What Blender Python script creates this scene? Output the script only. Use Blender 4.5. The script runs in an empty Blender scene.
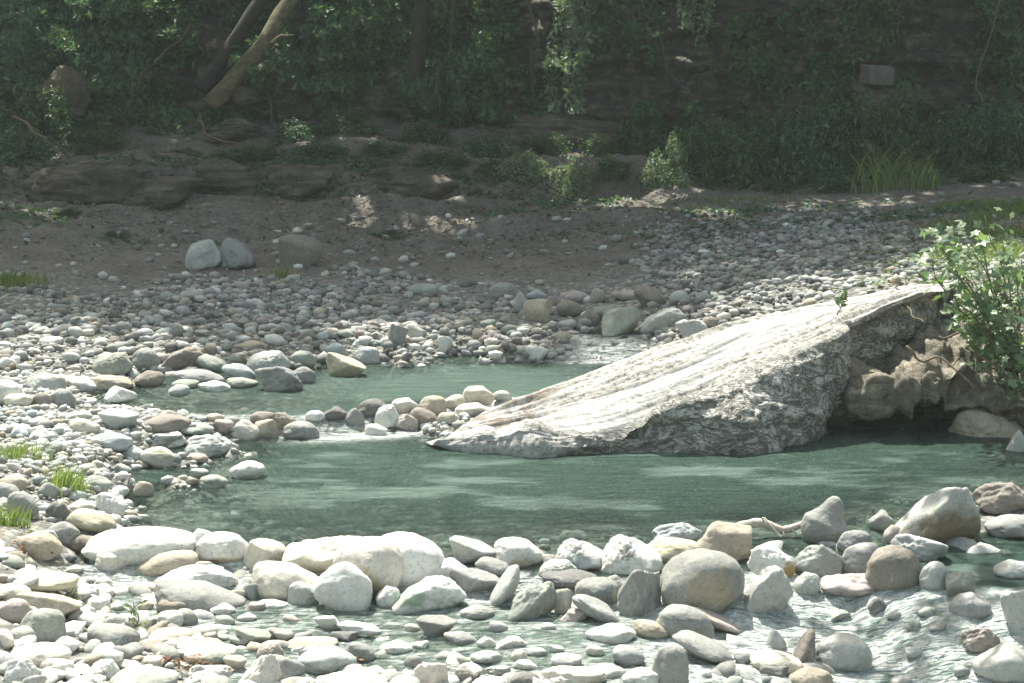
import bpy, math, random
import numpy as np
from mathutils import Vector, Matrix
rnd = random.Random(7)
R = np.random.default_rng(11)
rad = math.radians
# ---------------------------------------------------------------- camera
F = 1800.0; TH = math.atan(281.5 / F); HC = 2.5
scn = bpy.context.scene
COL = scn.collection
cam_d = bpy.data.cameras.new('camera'); cam = bpy.data.objects.new('camera', cam_d); COL.objects.link(cam)
cam.location = (0, 0, HC); cam.rotation_euler = (math.pi / 2 - TH, 0, 0)
cam_d.sensor_width = 36; cam_d.lens = 36 * F / 1024; cam_d.clip_end = 500; cam_d.clip_start = .1
scn.camera = cam
# ---------------------------------------------------------------- light
SUN_EL = 60; SUN_AZ = -22          # azimuth from +Y towards +X
SDIR = np.array([math.sin(rad(SUN_AZ)) * math.cos(rad(SUN_EL)), math.cos(rad(SUN_AZ)) * math.cos(rad(SUN_EL)), math.sin(rad(SUN_EL))])
w = bpy.data.worlds.new('World'); scn.world = w; w.use_nodes = True
nt = w.node_tree; nt.nodes.clear()
sky = nt.nodes.new('ShaderNodeTexSky'); sky.sky_type = 'NISHITA'; sky.sun_disc = False
sky.sun_elevation = rad(SUN_EL); sky.sun_rotation = rad(SUN_AZ); sky.dust_density = 2.5; sky.air_density = 1.0
bg = nt.nodes.new('ShaderNodeBackground'); bg.inputs[1].default_value = .14
wo = nt.nodes.new('ShaderNodeOutputWorld')
mx = nt.nodes.new('ShaderNodeMix'); mx.data_type = 'RGBA'; mx.blend_type = 'MULTIPLY'; mx.inputs[0].default_value = 1; mx.inputs[7].default_value = (1.12, 1.04, .80, 1)   # leaf-filtered, milky summer sky
nt.links.new(sky.outputs[0], mx.inputs[6]); nt.links.new(mx.outputs[2], bg.inputs[0]); nt.links.new(bg.outputs[0], wo.inputs[0])
sun_d = bpy.data.lights.new('sun', 'SUN'); sun_d.energy = 4.9; sun_d.angle = rad(.5); sun_d.color = (1, .97, .89)
sun = bpy.data.objects.new('sun', sun_d); COL.objects.link(sun)
sun.rotation_euler = Vector(SDIR).to_track_quat('Z', 'Y').to_euler()
scn.view_settings.view_transform = 'Standard'; scn.view_settings.look = 'None'
scn.view_settings.exposure = 1.18; scn.view_settings.gamma = 1
scn.cycles.caustics_reflective = False; scn.cycles.caustics_refractive = False
scn.cycles.max_bounces = 6; scn.cycles.transparent_max_bounces = 12

# ---------------------------------------------------------------- numeric helpers
def ray(px, py):
    u = (px - 512) / F; v = (341.5 - py) / F
    return np.array([u, math.cos(TH) + v * math.sin(TH), v * math.cos(TH) - math.sin(TH)])
def at_z(px, py, z):
    d = ray(px, py); t = (z - HC) / d[2]
    return np.array([0, 0, HC]) + d * t
def at_D(px, py, D):
    d = ray(px, py); return np.array([0, 0, HC]) + d * (D / d[1])
def hsh(i, j, k, s):
    n = (i.astype(np.int64) * 374761393 + j.astype(np.int64) * 668265263 + k.astype(np.int64) * 2147483647 + s * 1274126177) & 0xffffffff
    n = ((n ^ (n >> 13)) * 1274126177) & 0xffffffff
    n = ((n ^ (n >> 16)) * 2246822519) & 0xffffffff
    return ((n ^ (n >> 15)) & 0xffffff) / float(0xffffff)
def vnoise(p, s=0):
    f = np.floor(p); t = p - f; t = t * t * t * (t * (t * 6 - 15) + 10); f = f.astype(np.int64)
    i, j, k = f[..., 0], f[..., 1], f[..., 2]; r = 0
    for a in (0, 1):
        for b in (0, 1):
            for c in (0, 1):
                wt = (t[..., 0] if a else 1 - t[..., 0]) * (t[..., 1] if b else 1 - t[..., 1]) * (t[..., 2] if c else 1 - t[..., 2])
                r = r + wt * hsh(i + a, j + b, k + c, s)
    return r * 2 - 1
def fbm(p, o=4, s=0, g=.5):
    r = 0; a = 1; q = np.array(p, float)
    for n in range(o):
        r = r + a * vnoise(q, s + n * 17); q = q * 2.03 + 3.7; a *= g
    return r
def ridged(p, o=3, s=0):
    r = 0; a = 1; q = np.array(p, float)
    for n in range(o):
        r = r + a * (1 - 2 * np.abs(vnoise(q, s + n * 17))); q = q * 2.1 + 1.3; a *= .5
    return r
def P3(*a): return np.stack(np.broadcast_arrays(*a), -1)
def sstep(a, b, x):
    t = np.clip((x - a) / (b - a), 0, 1); return t * t * (3 - 2 * t)

# ---------------------------------------------------------------- object helpers
def mesh_np(name, V, Fc, mat=None, parent=None, smooth=True, col=None, attrs=None):
    """V (n,3); Fc (m,k) array or list of such arrays"""
    me = bpy.data.meshes.new(name)
    if not isinstance(Fc, list): Fc = [Fc]
    nl = sum(f.size for f in Fc); nf = sum(len(f) for f in Fc)
    me.vertices.add(len(V)); me.vertices.foreach_set('co', np.ascontiguousarray(V, dtype=np.float32).ravel())
    me.loops.add(nl); me.loops.foreach_set('vertex_index', np.concatenate([f.ravel() for f in Fc]).astype(np.int32))
    me.polygons.add(nf)
    tot = np.concatenate([np.full(len(f), f.shape[1]) for f in Fc]); st = np.concatenate([[0], np.cumsum(tot)[:-1]])
    me.polygons.foreach_set('loop_start', st.astype(np.int32))
    me.polygons.foreach_set('use_smooth', np.full(nf, smooth))
    me.update(calc_edges=True); me.validate()
    if col is not None:
        a = me.attributes.new('tint', 'FLOAT_COLOR', 'POINT'); c = np.ones((len(V), 4), np.float32); c[:, :3] = col
        a.data.foreach_set('color', c.ravel())
    for k, v in (attrs or {}).items():
        a = me.attributes.new(k, 'FLOAT', 'POINT'); a.data.foreach_set('value', np.asarray(v, np.float32).ravel())
    if mat: me.materials.append(mat)
    o = bpy.data.objects.new(name, me); COL.objects.link(o)
    if parent: o.parent = parent
    return o
def tag(o, label=None, cat=None, group=None, kind=None):
    if label: o['label'] = label
    if cat: o['category'] = cat
    if group: o['group'] = group
    if kind: o['kind'] = kind
    return o
def empty(name, loc, rz=0):
    o = bpy.data.objects.new(name, None); COL.objects.link(o); o.location = [float(c) for c in loc]; o.rotation_euler = (0, 0, rz); o.empty_display_size = .1
    return o
def grid_faces(nx, ny):
    i = np.arange(nx * ny).reshape(ny, nx)
    return np.stack([i[:-1, :-1], i[:-1, 1:], i[1:, 1:], i[1:, :-1]], -1).reshape(-1, 4)
def tube(points, radii, seg=8, cap=True, jit=0, seed=0):
    P = np.array(points, float); n = len(P); T = np.gradient(P, axis=0); T /= np.linalg.norm(T, axis=1)[:, None] + 1e-9
    up = np.array([0, 0, 1.]) if abs(T[0][2]) < .9 else np.array([1., 0, 0])
    V = []
    X = np.cross(T[0], up); X /= np.linalg.norm(X)
    rr = np.random.default_rng(seed)
    for i in range(n):
        X = X - T[i] * (X @ T[i]); X /= np.linalg.norm(X) + 1e-9; Y = np.cross(T[i], X)
        for k in range(seg):
            a = 2 * math.pi * k / seg; V.append(P[i] + (X * math.cos(a) + Y * math.sin(a)) * radii[i] * (1 + jit * rr.normal()))
    Fq = []
    for i in range(n - 1):
        for k in range(seg): Fq.append((i * seg + k, i * seg + (k + 1) % seg, (i + 1) * seg + (k + 1) % seg, (i + 1) * seg + k))
    V = np.array(V); Ft = []
    if cap:
        V = np.vstack([V, P[0], P[-1]]); a, b = len(V) - 2, len(V) - 1
        for k in range(seg):
            Ft.append((a, (k + 1) % seg, k)); Ft.append((b, (n - 1) * seg + k, (n - 1) * seg + (k + 1) % seg))
    return V, np.array(Fq), (np.array(Ft) if cap else None)
def join(parts):
    """parts: list of (V, [F arrays])"""
    Vs = []; Fs = {}; off = 0
    for V, FL in parts:
        Vs.append(V)
        for f in FL:
            if f is not None and len(f): Fs.setdefault(f.shape[1], []).append(f + off)
        off += len(V)
    return np.vstack(Vs), [np.vstack(v) for v in Fs.values()]
def wig(a, b, n, amp, seed):
    rr = np.random.default_rng(seed); a = np.array(a, float); b = np.array(b, float)
    t = np.linspace(0, 1, n)[:, None]; P = a + (b - a) * t
    q = np.linspace(0, 3.1, n); off = np.stack([vnoise(P3(q + seed, q * 0 + k * 9.1, q * 0), 5) for k in range(3)], 1)
    return P + off * amp * np.sin(np.linspace(0.05, math.pi - .05, n))[:, None] ** .5

# ---------------------------------------------------------------- materials
def newmat(name):
    m = bpy.data.materials.new(name); m.use_nodes = True; n = m.node_tree; n.nodes.clear()
    o = n.nodes.new('ShaderNodeOutputMaterial')
    def N(t, **k):
        x = n.nodes.new('ShaderNode' + t)
        for a, b in k.items(): setattr(x, a, b)
        return x
    return m, n, o, N, n.links.new
def noise(N, L, vec, scale, detail=5, rough=.6, dist=0):
    x = N('TexNoise'); x.inputs['Scale'].default_value = scale; x.inputs['Detail'].default_value = detail; x.inputs['Roughness'].default_value = rough; x.inputs['Distortion'].default_value = dist
    if vec is not None: L(vec, x.inputs['Vector'])
    return x.outputs['Fac']
def ramp(N, L, fac, stops):
    x = N('ValToRGB'); e = x.color_ramp.elements
    while len(e) < len(stops): e.new(.5)
    for el, (p, c) in zip(e, stops):
        el.position = p; el.color = (c if len(c) == 4 else (*c, 1)) if hasattr(c, '__len__') else (c, c, c, 1)
    L(fac, x.inputs[0]); return x.outputs[0]
def mixc(N, L, fac, a, b, mode='MIX'):
    x = N('Mix', data_type='RGBA', blend_type=mode)
    for s, v in ((0, fac), (6, a), (7, b)):
        if hasattr(v, 'links') or hasattr(v, 'is_linked'): L(v, x.inputs[s])
        elif s == 0: x.inputs[0].default_value = v
        else: x.inputs[s].default_value = (*v, 1)
    return x.outputs[2]
def math_(N, L, op, a, b=None):
    x = N('Math', operation=op)
    for s, v in ((0, a), (1, b)):
        if v is None: continue
        if hasattr(v, 'is_linked'): L(v, x.inputs[s])
        else: x.inputs[s].default_value = v
    return x.outputs[0]
def bump(N, L, h, strength, dist, nrm=None):
    x = N('Bump'); x.inputs['Strength'].default_value = strength; x.inputs['Distance'].default_value = dist; L(h, x.inputs['Height'])
    if nrm is not None: L(nrm, x.inputs['Normal'])
    return x.outputs[0]
def mapping(N, L, vec, sc, loc=(0, 0, 0)):
    x = N('Mapping'); x.inputs['Scale'].default_value = sc; x.inputs['Location'].default_value = loc; L(vec, x.inputs[0]); return x.outputs[0]

def stone_mat(name, src):
    m, n, o, N, L = newmat(name)
    b = N('BsdfPrincipled'); g = N('NewGeometry'); wet = None
    if src == 'object':
        oi = N('ObjectInfo'); base = oi.outputs['Color']; wet = oi.outputs['Alpha']
        vm = N('VectorMath', operation='ADD'); L(g.outputs['Position'], vm.inputs[0])
        cm = N('CombineXYZ'); L(math_(N, L, 'MULTIPLY', oi.outputs['Random'], 40), cm.inputs[0]); L(cm.outputs[0], vm.inputs[1]); vec = vm.outputs[0]
    else:
        at = N('Attribute', attribute_name='tint'); base = at.outputs['Color']; vec = g.outputs['Position']
    n1 = noise(N, L, vec, 5, 6, .65); n2 = noise(N, L, vec, 38, 5, .7); n3 = noise(N, L, mapping(N, L, vec, (1, 1, 3)), 9, 8, .75, 1.5)
    c = mixc(N, L, 1, base, ramp(N, L, n1, [(.28, .72), (.5, 1), (.75, 1.14)]), 'MULTIPLY')
    c = mixc(N, L, 1, c, ramp(N, L, n2, [(.3, .74), (.48, 1), (.72, 1.08)]), 'MULTIPLY')
    c = mixc(N, L, ramp(N, L, n3, [(.56, 0), (.7, .45)]), c, (.36, .32, .24))
    n4 = noise(N, L, vec, 2.3, 3, .5)
    c = mixc(N, L, ramp(N, L, n4, [(.55, 0), (.75, .3)]), c, (.28, .30, .22))
    vn = N('TexNoise'); vn.inputs['Scale'].default_value = 3.2; vn.inputs['Detail'].default_value = 1; vn.inputs['Distortion'].default_value = .1; L(vec, vn.inputs['Vector'])
    vein = ramp(N, L, vn.outputs['Fac'], [(.49, 0), (.5, .28), (.51, 0)]); c = mixc(N, L, math_(N, L, 'MULTIPLY', vein, ramp(N, L, n1, [(.45, 0), (.55, 1)])), c, (.62, .60, .55))
    sp = noise(N, L, vec, 90, 3, .6); c = mixc(N, L, 1, c, ramp(N, L, sp, [(.32, .62), (.42, 1)]), 'MULTIPLY')
    L(c, b.inputs['Base Color'])
    if wet is not None:
        L(ramp(N, L, wet, [(0, .22), (1, .85)]), b.inputs['Roughness'])
    else: b.inputs['Roughness'].default_value = .8
    nr = bump(N, L, n2, .35, .012); nr = bump(N, L, n3, .3, .03, nr)
    L(nr, b.inputs['Normal']); L(b.outputs[0], o.inputs[0]); return m
M_STONE = stone_mat('stone_material', 'object')
M_GRAVEL = stone_mat('gravel_material', 'attr')

def rough_rock(name, cols, sc=1.0, crack=0, strata=0, bd=.05):
    m, n, o, N, L = newmat(name); b = N('BsdfPrincipled'); g = N('NewGeometry'); vec = g.outputs['Position']
    n1 = noise(N, L, mapping(N, L, vec, (1, 1, 1 + 3 * strata)), 1.6 * sc, 7, .7, .8); n2 = noise(N, L, vec, 14 * sc, 6, .75)
    c = ramp(N, L, n1, [(.3, cols[0]), (.5, cols[1]), (.7, cols[2])])
    c = mixc(N, L, 1, c, ramp(N, L, n2, [(.3, .55), (.5, 1), (.75, 1.25)]), 'MULTIPLY')
    h = n2
    if strata:
        n3 = noise(N, L, mapping(N, L, vec, (.5, .5, 9)), 1.3, 5, .6, .5)
        c = mixc(N, L, 1, c, ramp(N, L, n3, [(.35, .6), (.5, 1), (.65, 1.15)]), 'MULTIPLY')
        h = math_(N, L, 'ADD', h, n3)
    if crack:
        dv = N('VectorMath', operation='ADD'); L(vec, dv.inputs[0])
        nz = N('TexNoise'); nz.inputs['Scale'].default_value = crack; L(vec, nz.inputs['Vector'])
        sc2 = N('VectorMath', operation='SCALE'); L(nz.outputs['Color'], sc2.inputs[0]); sc2.inputs['Scale'].default_value = 1.1 / crack; L(sc2.outputs[0], dv.inputs[1])
        vo = N('TexVoronoi', feature='DISTANCE_TO_EDGE'); vo.inputs['Scale'].default_value = crack; L(mapping(N, L, dv.outputs[0], (1, 1, 1.8)), vo.inputs['Vector'])
        cr = ramp(N, L, vo.outputs['Distance'], [(0, 0), (.12, 1)])
        k = math_(N, L, 'MULTIPLY', math_(N, L, 'SUBTRACT', 1, cr), .9)
        c = mixc(N, L, math_(N, L, 'MULTIPLY', k, .8), c, (.05, .05, .04))
        h = math_(N, L, 'SUBTRACT', h, math_(N, L, 'MULTIPLY', k, 1.2))
    L(c, b.inputs['Base Color']); b.inputs['Roughness'].default_value = .85
    L(bump(N, L, h, .8, bd), b.inputs['Normal']); L(b.outputs[0], o.inputs[0]); return m

def leaf_mat(name, c0, c1, trans=.35, spec=.3):
    m, n, o, N, L = newmat(name); at = N('Attribute', attribute_name='tint'); g = N('NewGeometry')
    col = mixc(N, L, at.outputs['Fac'], c0, c1)
    b = N('BsdfPrincipled'); L(col, b.inputs['Base Color']); b.inputs['Roughness'].default_value = .5; b.inputs['Specular IOR Level'].default_value = spec
    t = N('BsdfTranslucent'); L(mixc(N, L, 1, col, (1.3, 1.5, .6), 'MULTIPLY'), t.inputs[0])
    x = N('MixShader'); x.inputs[0].default_value = trans; L(b.outputs[0], x.inputs[1]); L(t.outputs[0], x.inputs[2]); L(x.outputs[0], o.inputs[0]); return m
M_LEAF = leaf_mat('dark_leaf', (.03, .07, .03), (.155, .235, .11))
M_LEAF2 = leaf_mat('blue_green_leaf', (.035, .08, .048), (.17, .27, .165))
M_LEAF3 = leaf_mat('light_leaf', (.10, .15, .08), (.32, .38, .24), .3, .6)
M_CANOPY = leaf_mat('canopy_leaf', (.03, .06, .02), (.08, .13, .04), .25)
M_GRASS = leaf_mat('grass_blade', (.09, .14, .045), (.26, .31, .13))
def plain(name, c, rough=.8, var=.35, sc=20, bd=.01, aniso=(1, 1, 1)):
    m, n, o, N, L = newmat(name); b = N('BsdfPrincipled'); g = N('TexCoord')
    x = noise(N, L, mapping(N, L, g.outputs['Object'], aniso), sc, 6, .7)
    L(mixc(N, L, 1, c, ramp(N, L, x, [(.3, 1 - var), (.7, 1 + var)]), 'MULTIPLY'), b.inputs['Base Color'])
    b.inputs['Roughness'].default_value = rough; L(bump(N, L, x, .6, bd), b.inputs['Normal']); L(b.outputs[0], o.inputs[0]); return m
M_BARK = plain('bark', (.075, .06, .045), .9, .5, 8, .05, (1, 1, .3))
M_BARK2 = plain('mossy_bark', (.135, .115, .065), .95, .65, 9, .09)
M_DARKBARK = plain('dark_bark', (.035, .03, .025), .9, .5, 8, .04)
M_TWIG = plain('twig_bark', (.16, .12, .08), .8, .3)
M_PALEWOOD = plain('driftwood', (.42, .38, .32), .8, .3, 30)
# ---------------------------------------------------------------- terrain height
CP = []
def cp(row, items):
    for px, z in items: p = at_z(px, row, z); CP.append((p[0], p[1], z))
cp(760, [(-100, .08), (200, 0), (400, -.03), (600, -.08), (800, -.3), (1100, -.5)])
cp(683, [(-60, .1), (0, .06), (100, 0), (250, -.03), (400, -.03), (550, -.07), (700, -.17), (780, -.3), (900, -.46), (1024, -.5), (1100, -.5)])
cp(640, [(-40, .1), (0, .08), (100, .02), (200, -.08), (300, -.1), (400, -.12), (500, -.15), (600, -.15), (700, -.25), (800, -.42), (900, -.46), (1024, -.45)])
cp(600, [(-40, .12), (0, .08), (60, -.0), (130, -.17), (250, -.14), (330, -.12), (400, -.1), (500, -.1), (600, -.12), (700, -.2), (800, -.36), (900, -.38), (1000, -.3), (1060, -.1)])
cp(570, [(-40, .14), (0, .1), (60, .02), (110, -.15), (200, -.03), (350, .02), (500, .0), (600, .0), (700, 0), (780, -.1), (850, -.05), (920, -.12), (1000, -.12), (1060, 0)])
cp(546, [(-40, .16), (0, .12), (60, .06), (110, -.03), (200, -.14), (350, -.16), (500, -.18), (640, -.16), (720, -.12), (770, -.12), (830, -.04), (900, -.04), (1000, -.08), (1060, .05)])
cp(528, [(150, -.30), (300, -.42), (450, -.45), (600, -.42), (700, -.35), (770, -.22), (850, -.05), (930, .0), (990, .02), (1050, .06)])
cp(505, [(0, .14), (60, .1), (105, .05), (135, -.08), (200, -.35), (350, -.5), (550, -.6), (750, -.5), (880, -.3), (960, -.15), (1040, -.02)])
cp(480, [(0, .16), (70, .12), (130, .06), (170, .02), (215, -.08), (300, -.35), (500, -.6), (700, -.6), (900, -.4), (1000, -.2), (1100, 0)])
cp(455, [(0, .17), (100, .12), (180, .06), (230, .0), (270, -.15), (400, -.35), (550, -.4), (700, -.4), (900, -.35), (1000, -.2), (1100, .1)])
cp(432, [(0, .18), (80, .13), (150, .09), (200, .06), (250, .01), (330, .0), (430, .02), (500, .03)])
cp(414, [(0, .18), (60, .13), (110, .1), (200, .04), (300, .02), (400, .02), (500, .03), (620, -.05), (750, -.1), (900, -.1)])
cp(396, [(0, .2), (50, .15), (100, .06), (160, -.03), (250, -.08), (350, -.12), (480, -.15), (600, -.12), (750, -.1)])
cp(380, [(0, .22), (60, .18), (130, .12), (200, .06), (250, .03), (320, .02), (380, -.02), (480, -.06), (600, -.08), (700, .1)])
cp(364, [(0, .24), (80, .2), (200, .16), (300, .14), (400, .12), (480, .1), (530, .08), (600, .06), (680, .1), (740, .2)])
cp(345, [(0, .26), (150, .22), (300, .2), (400, .2), (500, .22), (560, .18), (640, .17), (720, .3)])
cp(325, [(0, .28), (150, .24), (300, .21), (420, .25), (500, .27), (560, .26), (640, .27), (700, .38), (780, .48)])
cp(305, [(0, .31), (150, .27), (300, .24), (420, .27), (520, .28), (600, .3), (670, .38), (760, .52), (900, .7), (1024, .75)])
cp(285, [(0, .36), (150, .32), (300, .32), (450, .32), (560, .34), (650, .42), (760, .56), (900, .72), (1024, .8)])
cp(260, [(0, .44), (150, .42), (300, .42), (450, .42), (560, .44), (660, .5), (780, .62), (900, .74), (1024, .85)])
cp(230, [(0, .56), (150, .52), (300, .52), (450, .52), (600, .55), (700, .62), (800, .68), (900, .74), (1024, .86)])
cp(203, [(0, .7), (150, .62), (300, .62), (450, .62), (600, .66), (750, .72), (900, .78), (1024, .88)])
for x in (-9, -5, -2, 1, 4, 8): CP.append((x, 25.3, 1.12 if x < 1 else .95)); CP.append((x, 27.2, 1.55 if x < 1 else 1.3))
for x, y, z in [(-5, 6, .2), (-6, 10, .4), (-7, 14, .5), (-8, 19, .6), (-14, 8, 1.5), (-14, 20, 1.6), (-3, 3, .1), (0, 2, .1), (3, 3, -.3), (4.6, 8, .3), (5, 10.5, .5), (3.35, 11.4, -.15), (2.9, 12.2, -.3), (2.4, 12.4, -.3), (1.7, 12.2, -.2), (4.2, 12.2, .5), (5, 13, .95),
                (3.9, 13.6, .8), (6, 16, 1.0), (7, 20, 1.1), (8, 9, 1.2), (14, 12, 2), (14, 22, 2), (0, -10, .5), (-12, -10, 1), (12, -10, 1), (6.5, 24, 1.0), (-6.5, 24, .8), (2.6, 13.6, .72), (1.9, 13.5, .6), (1.2, 13.3, .42)]: CP.append((x, y, z))
CP = np.array(CP)
_sc = np.array([1, 1.0])
_A = np.linalg.norm((CP[:, None, :2] - CP[None, :, :2]) * _sc, axis=2)
_w = np.linalg.solve(np.block([[-_A - np.eye(len(CP)) * .02, np.ones((len(CP), 1))], [np.ones((1, len(CP))), np.zeros((1, 1))]]), np.append(CP[:, 2], 0))
def base_h(x, y):
    x = np.clip(x, -15, 15); y = np.clip(y, -12, 28); r = np.full(np.shape(x), _w[-1], float)
    for (cx, cy, _), k in zip(CP, _w[:-1]): r -= k * np.sqrt((x - cx) ** 2 + (y - cy) ** 2)
    return r
def cut_y(x): return 24.2 + .35 * vnoise(P3(x * .5, x * 0, x * 0), 3) + .12 * vnoise(P3(x * 2.1, x * 0, x * 0), 4)
def terrain_h(x, y):
    z = base_h(x, y)
    z = z - .03 * sstep(-1.75, -1.2, x) * (1 - sstep(8.6, 8.9, y))
    z = z + .035 * fbm(P3(x * 2.2, y * 2.2, x * 0), 4, 1) * sstep(4, 8, y) + .012 * fbm(P3(x * 9, y * 9, x * 0), 2, 7)
    d = sstep(18.5, 21, y) * (1 - sstep(1.5, 3.5, x))
    z = z + d * (.13 * fbm(P3(x * .8, y * 1.8, x * 0), 5, 21, .55) + .05 * np.maximum(0, ridged(P3(x * .7, y * 2.5, x * 0), 3, 23) - .2))
    z = z + np.where(x < 3.0, 1, 0) * .16 * (sstep(0, .18, y - cut_y(x)) - .6 * sstep(.2, 1.6, y - cut_y(x))) * (1 - sstep(1.2, 3, x))
    far = np.maximum(0, y - 28.5); z = z + np.minimum(far, 12) * .8
    side = np.maximum(0, np.abs(x) - 10); z = z + np.minimum(side, 14) * .55
    return z
# ---------------------------------------------------------------- water level
def poly_y(pts):
    w_ = np.array([at_z(px, py, 0)[:2] for px, py in pts]); return lambda x: np.interp(x, w_[:, 0], w_[:, 1])
yA = poly_y([(-80, 412), (60, 418), (200, 434), (290, 434), (380, 430), (450, 425), (520, 415), (620, 398), (800, 385), (1100, 380)])
yB = poly_y([(-80, 575), (60, 566), (110, 560), (300, 552), (450, 566), (560, 574), (640, 580), (735, 574), (765, 562), (830, 556), (880, 572), (920, 582), (1024, 586), (1200, 590)])
yC0 = at_z(600, 357, .15)[1]; yC1 = at_z(600, 338, .2)[1]
def water_l(x, y):
    l = .10 * sstep(-.12, .12, y - yA(x))
    upx = sstep(.15, .5, x) * (1 - sstep(2.2, 2.9, x))
    l = l + (.14 * sstep(yC0, yC1, y)) * upx + .105 * sstep(16.0, 16.5, y) * (1 - upx)
    low = -.085 - .135 * sstep(.5, 1.7, x)
    b = yB(x); wd = .3 + .75 * sstep(.5, 1.5, x)
    l = l + low * (1 - sstep(-wd, 0, y - b)) - .06 * (1 - sstep(6.8, 8.2, y)) * sstep(.3, 1.5, x)
    return l
gx = np.concatenate([np.linspace(-60, -11, 14), np.arange(-10, -4, .1), np.arange(-4, 4.2, .035), np.arange(4.2, 10, .1), np.linspace(10.6, 60, 14)])
gy = np.concatenate([np.linspace(-40, 4.5, 16), np.arange(5.2, 14, .03), np.arange(14, 20, .045), np.arange(20, 29, .06), np.linspace(29.5, 90, 22)])
GX, GY = np.meshgrid(gx, gy); GZ = terrain_h(GX, GY)
def th(x, y):
    """bilinear lookup of the built terrain"""
    x = np.asarray(x, float); y = np.asarray(y, float)
    i = np.clip(np.searchsorted(gx, x) - 1, 0, len(gx) - 2); j = np.clip(np.searchsorted(gy, y) - 1, 0, len(gy) - 2)
    u = (x - gx[i]) / (gx[i + 1] - gx[i]); v = (y - gy[j]) / (gy[j + 1] - gy[j])
    return GZ[j, i] * (1 - u) * (1 - v) + GZ[j, i + 1] * u * (1 - v) + GZ[j + 1, i] * (1 - u) * v + GZ[j + 1, i + 1] * u * v
DIRT = np.clip(sstep(.285, .345, GZ + .09 * fbm(P3(GX * 1.3, GY * 1.3, GX * 0), 3, 5) - .36 * sstep(1.2, 3.0, GX - (GY - 16) * .13) - np.where((GX > 3) & (GY < 15), 0, 0)), 0, 1) * sstep(16.5, 18.5, GY)
DIRT = np.maximum(DIRT, sstep(23, 24, GY)); DIRT = np.maximum(DIRT, sstep(3.7, 4.4, GX + .3 * vnoise(P3(GX, GY, GX * 0), 12)) * sstep(13.5, 14.5, GY) * .85); DIRT = np.maximum(DIRT, sstep(2.9, 3.3, GX) * sstep(11, 12, GY) * (1 - sstep(14, 15, GY)) * .8)
DEPTH = np.clip(water_l(GX, GY) - GZ, 0, 1)
def ground_mat():
    m, n, o, N, L = newmat('ground_material'); b = N('BsdfPrincipled'); g = N('NewGeometry'); v = g.outputs['Position']
    d = N('Attribute', attribute_name='dirt'); 
    vo = N('TexVoronoi'); vo.inputs['Scale'].default_value = 17; L(v, vo.inputs['Vector'])
    n1 = noise(N, L, v, 1.7, 6, .65); n2 = noise(N, L, v, 22, 6, .75); n3 = noise(N, L, v, 7, 5, .7)
    sep = N('SeparateColor'); L(vo.outputs['Color'], sep.inputs[0])
    peb = ramp(N, L, sep.outputs[0], [(0, (.2, .21, .19)), (.35, (.32, .33, .3)), (.7, (.42, .41, .35)), (1, (.55, .55, .5))])
    peb = mixc(N, L, 1, peb, ramp(N, L, vo.outputs['Distance'], [(0, 1.1), (.6, .45)]), 'MULTIPLY')
    dirt = ramp(N, L, n1, [(.3, (.115, .099, .08)), (.5, (.165, .145, .12)), (.7, (.22, .195, .165))])
    dirt = mixc(N, L, 1, dirt, ramp(N, L, n2, [(.3, .6), (.5, 1), (.72, 1.35)]), 'MULTIPLY')
    dirt = mixc(N, L, ramp(N, L, n3, [(.62, 0), (.72, .5)]), dirt, (.07, .075, .05))
    L(mixc(N, L, d.outputs['Fac'], peb, dirt), b.inputs['Base Color']); b.inputs['Roughness'].default_value = .95
    h = math_(N, L, 'SUBTRACT', math_(N, L, 'ADD', n2, n3), math_(N, L, 'MULTIPLY', vo.outputs['Distance'], 1.2))
    L(bump(N, L, h, .8, .03), b.inputs['Normal']); L(b.outputs[0], o.inputs[0]); return m
ground = mesh_np('ground', np.stack([GX, GY, GZ], -1).reshape(-1, 3), grid_faces(len(gx), len(gy)), ground_mat(), attrs={'dirt': DIRT})
tag(ground, kind='structure')

# ---------------------------------------------------------------- river water
wx = np.arange(-4.2, 5.2, .025); wy = np.concatenate([np.arange(5.6, 10.2, .02), np.arange(10.2, 19.2, .035)])
WX, WY = np.meshgrid(wx, wy); WL = water_l(WX, WY); TZ = th(WX, WY)
gyy, gxx = np.gradient(WL, wy, wx); slope = np.hypot(gyy, gxx)
sl = slope.copy()
for _ in range(10): sl[1:-1, 1:-1] = (sl[1:-1, 1:-1] * 2 + sl[:-2, 1:-1] + sl[2:, 1:-1] * 1.6 + sl[1:-1, :-2] + sl[1:-1, 2:]) / 6.4
low = 1 - sstep(-.25, .0, WY - yB(WX))
turb = np.clip(low * (.30 + .5 * sstep(.3, 1.4, WX)) + sl * .9 + .1 * sstep(15.3, 15.8, WY), 0, 1)
dpt = np.clip(WL - TZ, 0, 1)
amp = .004 + .018 * turb
fl = P3(WX * 2.5 + .3 * WY, WY * 6.5 - 1.2 * WX, WX * 0)
WZ = WL + .0042 * (1 - low) * fbm(P3(WX * 3.2 + .5 * WY, WY * 12 - .8 * WX, WX * 0), 3, 35, .55) + .6 * amp * (fbm(fl, 4, 31, .65)) + .007 * turb * fbm(P3(WX * 16, WY * 20, WX * 0), 4, 33, .7)
foamn = .5 + .40 * fbm(P3(WX * 9 + WY, WY * 14 - WX * 2, WX * 0), 5, 41, .85)
foamL = .5 + .5 * fbm(P3(WX * 1.1, WY * 2.2, WX * 0), 3, 44)
below = sstep(0, .5, sl * 3)
foam = np.clip(sstep(.48, .66, foamn + .45 * below + .30 * turb * (foamL - .25)) * (below * .6 + low * (.45 + .15 * sstep(.4, 1.2, WX))), 0, 1)
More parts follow.
